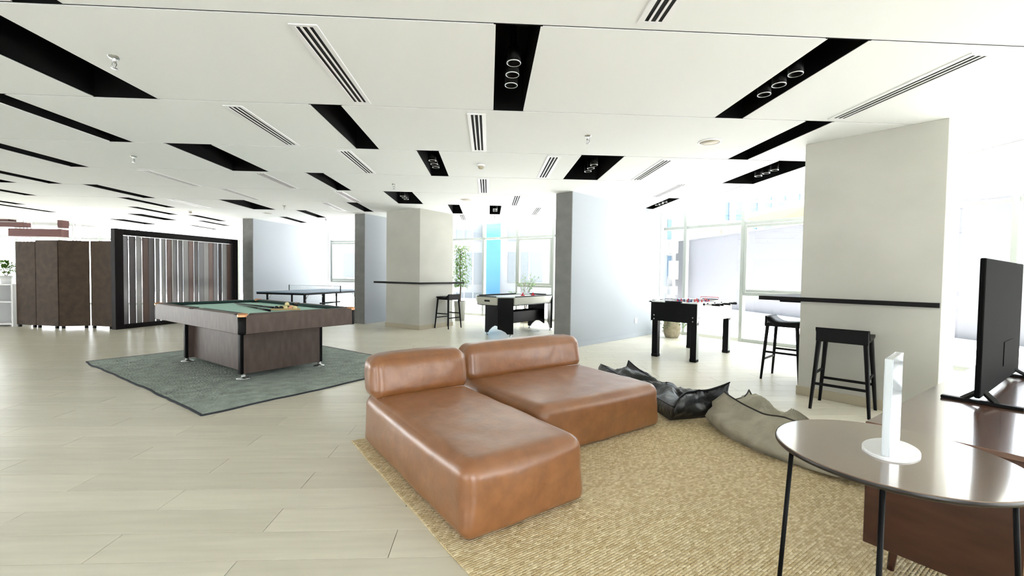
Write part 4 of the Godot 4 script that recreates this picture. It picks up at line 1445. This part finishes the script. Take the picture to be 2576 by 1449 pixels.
# ---------------------------------------------------------------- football table
func build_foosball() -> void:
	var ang := 0.715
	var L := 1.42; var W := 0.76; var top := 0.915; var b := 0.595
	var t := thing("football_table", "black and white table football table with rods by the window", "table football", Vector3(3.474, 0, -7.30), ang)
	# local -x end faces the room (black), local +z long side is white
	for s in [-1.0, 1.0]:
		part(t, "side_panel", box(Vector3(L, top - b - 0.02, 0.03), 0.004), M.foos_white, Vector3(0, (top + b) / 2 + 0.01, s * (W / 2 - 0.015)))
		part(t, "end_panel", box(Vector3(0.03, top - b - 0.02, W - 0.002), 0.004), M.black_laminate, Vector3(s * (L / 2 + 0.004), (top + b) / 2 - 0.004, 0))
		part(t, "goal_frame", prism(rect_pts(s * (L / 2 - 0.02), -0.13, s * (L / 2 + 0.03), 0.13), top - 0.012, top + 0.014), M.black_laminate)
		part(t, "end_ledge", box(Vector3(0.10, 0.012, W - 0.07), 0.002), M.foos_white, Vector3(s * (L / 2 - 0.07), top - 0.006, 0))
		part(t, "side_ledge", box(Vector3(L - 0.04, 0.012, 0.05), 0.002), M.foos_white, Vector3(0, top + 0.003, s * (W / 2 - 0.03)))
	part(t, "playfield", box(Vector3(L - 0.05, 0.012, W - 0.05)), M.foos_field, Vector3(0, top - 0.10, 0))
	part(t, "underside", box(Vector3(L - 0.05, 0.012, W - 0.05)), M.black_laminate, Vector3(0, b + 0.03, 0))
	part(t, "ball_return", box(Vector3(0.012, 0.05, 0.10), 0.004), M.black_plastic, Vector3(-L / 2 - 0.016, (top + b) / 2, 0.14))
	for sx in [-1.0, 1.0]:
		for sz in [-1.0, 1.0]:
			var lg := part(t, "leg", box(Vector3(0.095, b + 0.12, 0.095), 0.006), M.black_laminate, Vector3(sx * (L / 2 - 0.06), (b + 0.12) / 2, sz * (W / 2 - 0.06)))
			part(lg, "face_strip", box(Vector3(0.080, b - 0.04, 0.004)), M.aluminium, Vector3(0, -0.06, sz * 0.0485))
			part(lg, "foot_cap", box(Vector3(0.105, 0.05, 0.105), 0.008), M.black_plastic, Vector3(0, -(b + 0.12) / 2 + 0.026, 0))
			for y in [0.63, 0.69]:
				part(t, "bolt", lathe([Vector2(0.0, 0.0), Vector2(0.013, 0.0), Vector2(0.010, 0.006), Vector2(0.0, 0.008)], 12), M.chrome, Vector3(sx * (L / 2 - 0.06), y, sz * (W / 2 + 0.0)), Vector3(sz * PI / 2, 0, 0))
				part(t, "bolt", lathe([Vector2(0.0, 0.0), Vector2(0.013, 0.0), Vector2(0.010, 0.006), Vector2(0.0, 0.008)], 12), M.chrome, Vector3(sx * (L / 2 + 0.018), y, sz * (W / 2 - 0.06)), Vector3(0, 0, -sx * PI / 2))
	# eight rods; every other one has its handle on the white side in view
	var men := [1, 2, 3, 5, 5, 3, 2, 1]
	var pl := new_st()
	for m in 8:
		var x := -0.49 + m * 0.14
		var mine := m in [0, 1, 3, 5]
		var s := 1.0 if mine else -1.0
		var y := top - 0.022
		var rod := part(t, "rod", tube([Vector3(x, y, -W / 2 - 0.17 * (1.0 if mine else 0.9)), Vector3(x, y, W / 2 + 0.17 * (0.9 if mine else 1.0))], 0.008, 8), M.chrome)
		part(rod, "handle", tube([Vector3(x, y, s * (W / 2 + 0.13)), Vector3(x, y, s * (W / 2 + 0.25))], [0.015, 0.017], 10), M.black_plastic)
		part(rod, "bearing", tube([Vector3(x, y, s * (W / 2 - 0.03)), Vector3(x, y, s * (W / 2 + 0.02))], 0.018, 10), M.black_plastic)
		part(rod, "end_stop", tube([Vector3(x, y, -s * (W / 2 + 0.10)), Vector3(x, y, -s * (W / 2 + 0.15))], 0.011, 8), M.black_plastic)
		for i in men[m]:
			var z: float = (i - (men[m] - 1) / 2.0) * (0.60 / 5.0 if men[m] > 3 else 0.17)
			var man := new_st(true)
			add_lathe(man, [Vector2(0.0, -0.075), Vector2(0.014, -0.073), Vector2(0.010, -0.03), Vector2(0.016, 0.0), Vector2(0.015, 0.022), Vector2(0.006, 0.026), Vector2(0.011, 0.036), Vector2(0.008, 0.048), Vector2(0.0, 0.052)], 10, Vector3.ZERO)
			part(rod, "player", done(man), M.player_red if not mine else M.player_blue, Vector3(x, y, z))
	# score counters along both ends
	for s in [-1.0, 1.0]:
		var sc := new_st(true)
		add_tube(sc, [Vector3(s * (L / 2 - 0.03), top + 0.016, -0.16), Vector3(s * (L / 2 - 0.03), top + 0.045, -0.16), Vector3(s * (L / 2 - 0.03), top + 0.045, 0.16), Vector3(s * (L / 2 - 0.03), top + 0.016, 0.16)], 0.005, 6)
		part(t, "score_rail", done(sc), M.player_red if s > 0 else M.player_blue)

# ---------------------------------------------------------------- air hockey
func build_air_hockey() -> void:
	var ang := 0.88
	var L := 2.05; var W := 1.10; var top := 0.835; var sb := 0.66
	var t := thing("air_hockey_table", "white air hockey table with chamfered corners on black arched legs", "air hockey table", Vector3(0.61, 0, -10.12), ang)
	var ch := 0.28
	var oct := func(g: float) -> PackedVector2Array:
		var a := L / 2 - g; var c := W / 2 - g
		return PackedVector2Array([Vector2(-a, -c + ch), Vector2(-a + ch, -c), Vector2(a - ch, -c), Vector2(a, -c + ch), Vector2(a, c - ch), Vector2(a - ch, c), Vector2(-a + ch, c), Vector2(-a, c - ch)])
	var o0: PackedVector2Array = oct.call(0.0)
	for i in 8:
		var a := o0[i]
		var b := o0[(i + 1) % 8]
		var d := b - a
		# sides lean in towards the bottom
		var st := new_st()
		var inn := Vector2(d.y, -d.x).normalized()
		if inn.dot(-(a + b) / 2) < 0.0:
			inn = -inn
		var ia := a + inn * 0.05; var ib := b + inn * 0.05
		var q := [Vector3(a.x, top, a.y), Vector3(b.x, top, b.y), Vector3(ib.x, sb, ib.y), Vector3(ia.x, sb, ia.y)]
		var off := Vector3(inn.x, 0, inn.y) * 0.02
		var ctr: Vector3 = (q[0] + q[2]) / 2 + off * 0.5
		quad(st, q[0], q[1], q[2], q[3], ctr)
		quad(st, q[0] + off, q[1] + off, q[2] + off, q[3] + off, ctr)
		quad(st, q[0], q[1], q[1] + off, q[0] + off, ctr)
		quad(st, q[3], q[2], q[2] + off, q[3] + off, ctr)
		quad(st, q[0], q[3], q[3] + off, q[0] + off, ctr)
		quad(st, q[1], q[2], q[2] + off, q[1] + off, ctr)
		part(t, "side_board", done(st), M.hockey_side)
		var rs := new_st()
		bar(rs, Vector3(a.x + inn.x * 0.03, top + 0.010, a.y + inn.y * 0.03), Vector3(b.x + inn.x * 0.03, top + 0.010, b.y + inn.y * 0.03), 0.065, 0.022, 0.005)
		part(t, "rail_cap", done(rs), M.black_laminate if i in [1, 3, 5, 7] else M.hockey_play)
		var es := new_st()
		bar(es, Vector3(ia.x, sb, ia.y), Vector3(ib.x, sb, ib.y), 0.03, 0.014)
		part(t, "lower_trim", done(es), M.black_laminate)
	part(t, "playfield", prism(oct.call(0.04), top - 0.03, top - 0.012), M.hockey_play)
	part(t, "cabinet_floor", prism(oct.call(0.06), sb - 0.008, sb + 0.006), M.black_laminate)
	for s in [-1.0, 1.0]:
		part(t, "goal_slot", box(Vector3(0.012, 0.045, 0.15), 0.012), M.black_plastic, Vector3(s * (L / 2 - 0.022), (top + sb) / 2 + 0.01, 0.0))
	# legs: black boards on the four chamfers, joined by an arched end board
	var lw := W - 2.0 * ch + 0.02
	for s in [-1.0, 1.0]:
		var pl := -lw / 2 + 0.10
		var pts := PackedVector2Array([Vector2(pl, 0.06), Vector2(pl + 0.07, 0.06)])
		for i in 13:
			var f := i / 12.0
			pts.append(Vector2(lerp(pl + 0.08, lw / 2 - 0.02, f), lerp(0.09, 0.16, f) + 0.09 * sin(f * PI)))
		pts.append(Vector2(lw / 2, 0.15))
		pts.append(Vector2(lw / 2, sb))
		pts.append(Vector2(pl, sb))
		var x: float = s * (L / 2 - 0.20)
		var leg := part(t, "end_leg", prism(pts, -0.02, 0.02), M.black_laminate)
		leg.transform = Transform3D(Basis(Vector3(0, 0, 1), Vector3(1, 0, 0), Vector3(0, 1, 0)), Vector3(x, 0, 0))
		part(t, "foot", lathe([Vector2(0.0, 0.0), Vector2(0.035, 0.0), Vector2(0.032, 0.012), Vector2(0.012, 0.02), Vector2(0.012, 0.06), Vector2(0.0, 0.06)], 14), M.chrome, Vector3(x, 0, pl + 0.035))
		for sz in [1.0]:
			# board on the chamfer: from the rail down to a foot at its outer end
			var e0 := Vector2(s * (L / 2 - 0.055), sz * (W / 2 - ch - 0.01))
			var e1 := Vector2(s * (L / 2 - ch - 0.01), sz * (W / 2 - 0.055))
			var dv := e1 - e0
			var wl := dv.length()
			var cpts := PackedVector2Array([Vector2(0, 0.17), Vector2(wl * 0.25, 0.15), Vector2(wl * 0.5, 0.105), Vector2(wl * 0.62, 0.06), Vector2(wl, 0.06), Vector2(wl, top - 0.012), Vector2(0, top - 0.012)])
			var cp := part(t, "corner_leg", prism(cpts, -0.02, 0.02), M.black_laminate)
			var ex := Vector3(dv.x, 0, dv.y).normalized()
			var outn := ex.cross(Vector3.UP).normalized()
			var mid2 := (e0 + e1) / 2
			if outn.dot(Vector3(mid2.x, 0, mid2.y)) < 0.0:
				outn = -outn
			# prism axes: x along the board, z up, y across it
			cp.transform = Transform3D(Basis(ex, Vector3.UP.cross(ex), Vector3.UP), Vector3(e0.x, 0, e0.y) + outn * 0.040)
			part(t, "foot", lathe([Vector2(0.0, 0.0), Vector2(0.035, 0.0), Vector2(0.032, 0.012), Vector2(0.012, 0.02), Vector2(0.012, 0.06), Vector2(0.0, 0.06)], 14), M.chrome, Vector3(e1.x, 0, e1.y) - Vector3(dv.x, 0, dv.y) * 0.18 + outn * 0.03)
	part(t, "stretcher", box(Vector3(L - 0.44, 0.25, 0.04), 0.006), M.black_laminate, Vector3(0, 0.375, W / 2 - ch - 0.01))
	part(t, "stretcher", box(Vector3(L - 0.44, 0.25, 0.04), 0.006), M.black_laminate, Vector3(0, 0.375, -0.08))
	var cable := new_st(true)
	add_tube(cable, [Vector3(0.05, 0.25, 0.20), Vector3(0.05, 0.12, 0.22), Vector3(0.07, 0.03, 0.24), Vector3(0.16, 0.008, 0.30), Vector3(0.5, 0.006, 0.36)], 0.005, 6)
	part(t, "cable", done(cable), M.net)
	for i in 2:
		var px: Array = [[1315, 744], [1341, 743]][i]
		var p := at_h(px[0], px[1], top - 0.01)
		var m := thing("hockey_mallet", ["red air hockey mallet on the playfield, beside the second mallet", "red air hockey mallet on the playfield, beside the first mallet"][i], "mallet", Vector3(p.x, top - 0.0115, p.z), 0.0, "red mallets on the air hockey table")
		m.set_meta("label", "red air hockey mallet lying on the white playfield")
		part(m, "disc", lathe([Vector2(0.0, 0.0), Vector2(0.048, 0.0), Vector2(0.05, 0.008), Vector2(0.048, 0.022), Vector2(0.0, 0.022)], 24), M.red_plastic)
		part(m, "knob", lathe([Vector2(0.018, 0.022), Vector2(0.016, 0.045), Vector2(0.022, 0.055), Vector2(0.012, 0.068), Vector2(0.0, 0.070)], 18), M.red_plastic)

# ---------------------------------------------------------------- table tennis
func build_table_tennis() -> void:
	var e := Vector2(0.30, -0.954)      # long axis, radial
	var near := Vector2(-4.80, -11.82)
	var wd := Vector2(0.954, 0.30)
	var c := near + e * 1.40 - wd * 0.84
	var t := thing("table_tennis_table", "blue-grey table tennis table with a net beyond the pool table", "table tennis table", Vector3(c.x, 0, c.y), yaw(e.x, e.y))
	for s in [-1.0, 1.0]:
		part(t, "tabletop", box(Vector3(1.365, 0.022, 1.525), 0.003), M.tt_blue, Vector3(s * 0.6855, 0.749, 0))
		part(t, "frame_rail", box(Vector3(1.365, 0.045, 0.025), 0.003), M.black_metal, Vector3(s * 0.6855, 0.716, 0.74))
		part(t, "frame_rail", box(Vector3(1.365, 0.045, 0.025), 0.003), M.black_metal, Vector3(s * 0.6855, 0.716, -0.74))
		part(t, "frame_rail", box(Vector3(0.025, 0.045, 1.48), 0.003), M.black_metal, Vector3(s * 1.352, 0.716, 0))
		for sz in [-1.0, 1.0]:
			part(t, "leg", box(Vector3(0.04, 0.70, 0.04), 0.004), M.black_metal, Vector3(s * 1.15, 0.35, sz * 0.60))
			part(t, "leg", box(Vector3(0.04, 0.70, 0.04), 0.004), M.black_metal, Vector3(s * 0.28, 0.35, sz * 0.55))
			var b := new_st()
			bar(b, Vector3(s * 1.15, 0.48, sz * 0.60), Vector3(s * 0.98, 0.70, sz * 0.60), 0.012, 0.012)
			part(t, "brace", done(b), M.aluminium)
		part(t, "undercarriage", box(Vector3(0.04, 0.04, 1.14), 0.004), M.black_metal, Vector3(s * 0.28, 0.14, 0))
	part(t, "undercarriage", box(Vector3(0.9, 0.04, 0.04), 0.004), M.black_metal, Vector3(0, 0.42, 0.55))
	for sz in [-1.0, 1.0]:
		part(t, "net_post", box(Vector3(0.022, 0.19, 0.022), 0.003), M.black_metal, Vector3(0, 0.825, sz * 0.89))
	var ns := new_st()
	for i in 26:
		bar(ns, Vector3(0, 0.765, -0.875 + i * 0.07), Vector3(0, 0.908, -0.875 + i * 0.07), 0.0025, 0.0025)
	for j in 6:
		bar(ns, Vector3(0, 0.77 + j * 0.026, -0.88), Vector3(0, 0.77 + j * 0.026, 0.88), 0.0025, 0.0025)
	var net := part(t, "net", done(ns), M.net)
	part(net, "tape", box(Vector3(0.006, 0.014, 1.76)), M.white_gloss, Vector3(0, 0.908, 0))

# ---------------------------------------------------------------- screens at the left
func build_screens() -> void:
	# folding screen of brown panels
	var px := [42, 92, 148, 226, 285]
	var zs := [-10.42, -10.28, -10.12, -10.26, -10.10]
	var o := thing("folding_screen", "dark brown woven folding screen of four panels", "screen", Vector3(-9.3, 0, -10.25))
	for i in 4:
		var a := at_z(px[i] + (0.0 if i < 3 else 4.0), 700, zs[i])
		var b := at_z(px[i + 1], 700, zs[i + 1])
		var d := Vector2(b.x - a.x, b.z - a.z)
		var hgt: float = [1.90, 1.93, 1.93, 1.93][i]
		var p := part(o, "panel", box(Vector3(d.length() - 0.012, hgt - 0.05, 0.035), 0.004), M.screen_panel, Vector3((a.x + b.x) / 2, 0.05 + (hgt - 0.05) / 2, (a.z + b.z) / 2) - o.position, Vector3(0, yaw(d.x, d.y), 0))
		for s in [-1.0, 1.0]:
			part(p, "foot", box(Vector3(0.05, 0.055, 0.05), 0.004), M.black_plastic, Vector3(s * (d.length() / 2 - 0.07), -hgt / 2, 0))
	# framed screen of upright pivoting slats
	var A := Vector2(-8.12, -9.98)
	var B := Vector2(-7.22, -13.02)
	var dd := B - A
	var l := dd.length()
	var s2 := thing("slat_screen", "black framed room divider with upright glossy grey slats", "screen", Vector3((A.x + B.x) / 2, 0, (A.y + B.y) / 2), yaw(dd.x, dd.y))
	var h := 2.20
	for e in [-1.0, 1.0]:
		part(s2, "post", box(Vector3(0.17, h, 0.12), 0.005), M.screen_frame, Vector3(e * (l / 2 - 0.085), h / 2, 0))
	part(s2, "top_rail", box(Vector3(l - 0.34, 0.13, 0.12), 0.005), M.screen_frame, Vector3(0, h - 0.065, 0))
	part(s2, "bottom_rail", box(Vector3(l - 0.34, 0.10, 0.12), 0.005), M.screen_frame, Vector3(0, 0.05, 0))
	var n := 20
	var step := (l - 0.36) / n
	var gaps := [0.30, 0.05, 0.24, 0.04, 0.08, 0.42, 0.34, 0.10, 0.22, 0.26, 0.06, 0.08, 0.22, 0.05, 0.04, 0.06, 0.08, 0.22, 0.05, 0.06]
	for i in n:
		var x := -l / 2 + 0.18 + step * (i + 0.5)
		part(s2, "slat", box(Vector3(step * 1.02, h - 0.24, 0.014), 0.003), M["slat%d" % [0, 1, 2, 3, 1, 0, 2, 3][i % 8]], Vector3(x, 0.10 + (h - 0.24) / 2, 0), Vector3(0, gaps[i], 0))

# ---------------------------------------------------------------- plants
func leaf_shape(st: SurfaceTool, base: Vector3, dir: Vector3, len_: float, wid: float, droop: float) -> void:
	var side := dir.cross(Vector3.UP)
	if side.length() < 0.05:
		side = Vector3.RIGHT
	side = side.normalized()
	var up := side.cross(dir).normalized()
	var p1 := base + dir * len_ * 0.45 + up * len_ * 0.06
	var tip := base + dir * len_ - Vector3(0, droop * len_, 0)
	var l := p1 + side * wid / 2 + up * wid * 0.12
	var r := p1 - side * wid / 2 + up * wid * 0.12
	var ref := base - up * 9.0
	tri(st, base, l, p1, ref); tri(st, base, p1, r, ref)
	tri(st, l, tip, p1, ref); tri(st, p1, tip, r, ref)

func build_plants() -> void:
	var r := RandomNumberGenerator.new()
	r.seed = 21
	# small tree beside the far column
	var p := at_h(1144, 800, 0.0)
	var o := thing("potted_tree", "slim potted tree with light green leaves beside the far column", "plant", Vector3(-0.80, 0, -12.45))
	part(o, "pot", lathe([Vector2(0.0, 0.0), Vector2(0.13, 0.0), Vector2(0.17, 0.52), Vector2(0.17, 0.55), Vector2(0.15, 0.55), Vector2(0.145, 0.50), Vector2(0.0, 0.50)], 24), M.pot_grey)
	part(o, "soil", lathe([Vector2(0.0, 0.502), Vector2(0.146, 0.502), Vector2(0.0, 0.512)], 20), M.soil)
	var tr := new_st(true)
	add_tube(tr, [Vector3(0, 0.5, 0), Vector3(0.02, 1.0, 0.01), Vector3(-0.01, 1.5, 0.0), Vector3(0.02, 2.0, 0.02)], [0.022, 0.018, 0.014, 0.006], 8)
	for i in 14:
		var y := 0.95 + i * 0.075
		var an := i * 2.4
		add_tube(tr, [Vector3(0.01, y, 0), Vector3(cos(an) * 0.14, y + 0.10, sin(an) * 0.14), Vector3(cos(an) * 0.22, y + 0.12, sin(an) * 0.22)], [0.006, 0.004, 0.002], 5)
	part(o, "stem", done(tr), M.bark)
	var fs := new_st()
	var fp := new_st()
	for i in 900:
		var y := r.randf_range(0.95, 2.12)
		var rad: float = r.randf_range(0.03, 0.33) * (1.0 - 0.35 * abs(y - 1.6))
		var an := r.randf() * TAU
		var dir := Vector3(cos(an), r.randf_range(-0.5, 0.4), sin(an)).normalized()
		leaf_shape(fs if i % 2 == 0 else fp, Vector3(cos(an) * rad, y, sin(an) * rad), dir, r.randf_range(0.07, 0.12), r.randf_range(0.03, 0.05), 0.3)
	part(o, "foliage", done(fs), M.leaf).set_meta("kind", "stuff")
	part(o, "foliage", done(fp), M.leaf_pale).set_meta("kind", "stuff")
	# thin leaved plant behind the air hockey table
	var o2 := thing("potted_shrub", "airy shrub with thin arching stems behind the air hockey table", "plant", Vector3(1.02, 0, -12.1))
	part(o2, "pot", lathe([Vector2(0.0, 0.0), Vector2(0.13, 0.0), Vector2(0.18, 0.30), Vector2(0.17, 0.32), Vector2(0.15, 0.28), Vector2(0.0, 0.28)], 24), M.pot_stone)
	var s2 := new_st(true)
	var f2 := new_st()
	for i in 16:
		var an := i * 2.399
		var sp := 0.20 + 0.28 * r.randf()
		var hh := r.randf_range(0.55, 1.16)
		var a := Vector3(0, 0.27, 0)
		var b := Vector3(cos(an) * sp * 0.5, 0.27 + hh * 0.75, sin(an) * sp * 0.5)
		var c := Vector3(cos(an) * sp * 1.1, 0.27 + hh, sin(an) * sp * 1.1)
		add_tube(s2, [a, a.lerp(b, 0.5), b, c], [0.006, 0.005, 0.004, 0.002], 5)
		for k in 16:
			var f := r.randf_range(0.3, 1.0)
			var q := b.lerp(c, (f - 0.5) * 2.0) if f > 0.5 else a.lerp(b, f * 2.0)
			var an2 := r.randf() * TAU
			leaf_shape(f2, q, Vector3(cos(an2), r.randf_range(-0.2, 0.4), sin(an2)).normalized(), r.randf_range(0.09, 0.14), 0.022, 0.35)
	part(o2, "stem", done(s2), M.bark)
	part(o2, "foliage", done(f2), M.leaf).set_meta("kind", "stuff")
	# low plant in a rough stone pot behind the football table
	var p3 := at_h(1671, 842, 0.0)
	var o3 := thing("potted_plant", "low leafy plant in a rough beige stone pot behind the football table", "plant", Vector3(3.98, 0, -9.32))
	part(o3, "pot", lathe([Vector2(0.0, 0.0), Vector2(0.13, 0.0), Vector2(0.165, 0.08), Vector2(0.185, 0.20), Vector2(0.17, 0.32), Vector2(0.15, 0.36), Vector2(0.13, 0.35), Vector2(0.14, 0.31), Vector2(0.0, 0.31)], 28), M.pot_stone)
	var s3 := new_st(true)
	var f3 := new_st()
	for i in 13:
		var an := i * 2.399
		var sp := r.randf_range(0.28, 0.46)
		var a := Vector3(0, 0.30, 0)
		var b := Vector3(cos(an) * sp * 0.5, 0.30 + r.randf_range(0.10, 0.2), sin(an) * sp * 0.5)
		var c := Vector3(cos(an) * sp, r.randf_range(0.05, 0.4), sin(an) * sp)
		add_tube(s3, [a, b, c], [0.006, 0.005, 0.003], 5)
		for k in 9:
			var q := b.lerp(c, r.randf())
			var an2 := r.randf() * TAU
			leaf_shape(f3, q, Vector3(cos(an2), r.randf_range(-0.2, 0.5), sin(an2)).normalized(), r.randf_range(0.08, 0.13), 0.06, 0.25)
	part(o3, "stem", done(s3), M.bark)
	part(o3, "foliage", done(f3), M.leaf).set_meta("kind", "stuff")

# ---------------------------------------------------------------- small things
func build_small() -> void:
	# white side table and plant at the far left edge
	var p := at_h(22, 822, 0.0)
	var o := thing("side_cabinet", "white open side cabinet at the end of the brown folding screen", "cabinet", Vector3(p.x - 0.14, 0, p.z))
	for s in [-1.0, 1.0]:
		part(o, "side", box(Vector3(0.03, 0.95, 0.4), 0.003), M.white_metal, Vector3(s * 0.22, 0.475, -0.2))
	for y in [0.06, 0.55, 0.94]:
		part(o, "shelf", box(Vector3(0.41, 0.03, 0.4), 0.003), M.white_metal, Vector3(0, y, -0.2))
	part(o, "back", box(Vector3(0.41, 0.9, 0.012)), M.white_metal, Vector3(0, 0.5, -0.39))
	var pl := thing("potted_plant", "bushy dark green plant in a white pot on the white side cabinet", "plant", Vector3(p.x - 0.24, 0.955, p.z - 0.2))
	part(pl, "pot", lathe([Vector2(0.0, 0.0), Vector2(0.08, 0.0), Vector2(0.11, 0.18), Vector2(0.09, 0.17), Vector2(0.0, 0.16)], 20), M.white_gloss)
	var r := RandomNumberGenerator.new()
	r.seed = 3
	var f := new_st()
	for i in 160:
		var an := r.randf() * TAU
		var e := r.randf_range(-0.3, 1.2)
		var d := Vector3(cos(an) * cos(e), sin(e), sin(an) * cos(e))
		leaf_shape(f, Vector3(0, 0.3, 0) + d * r.randf_range(0.05, 0.20), d, 0.11, 0.05, 0.2)
	part(pl, "foliage", done(f), M.leaf).set_meta("kind", "stuff")
	var st := new_st(true)
	for i in 5:
		add_tube(st, [Vector3(0, 0.15, 0), Vector3(cos(i * 1.3) * 0.08, 0.3, sin(i * 1.3) * 0.08)], 0.006, 5)
	part(pl, "stem", done(st), M.bark)
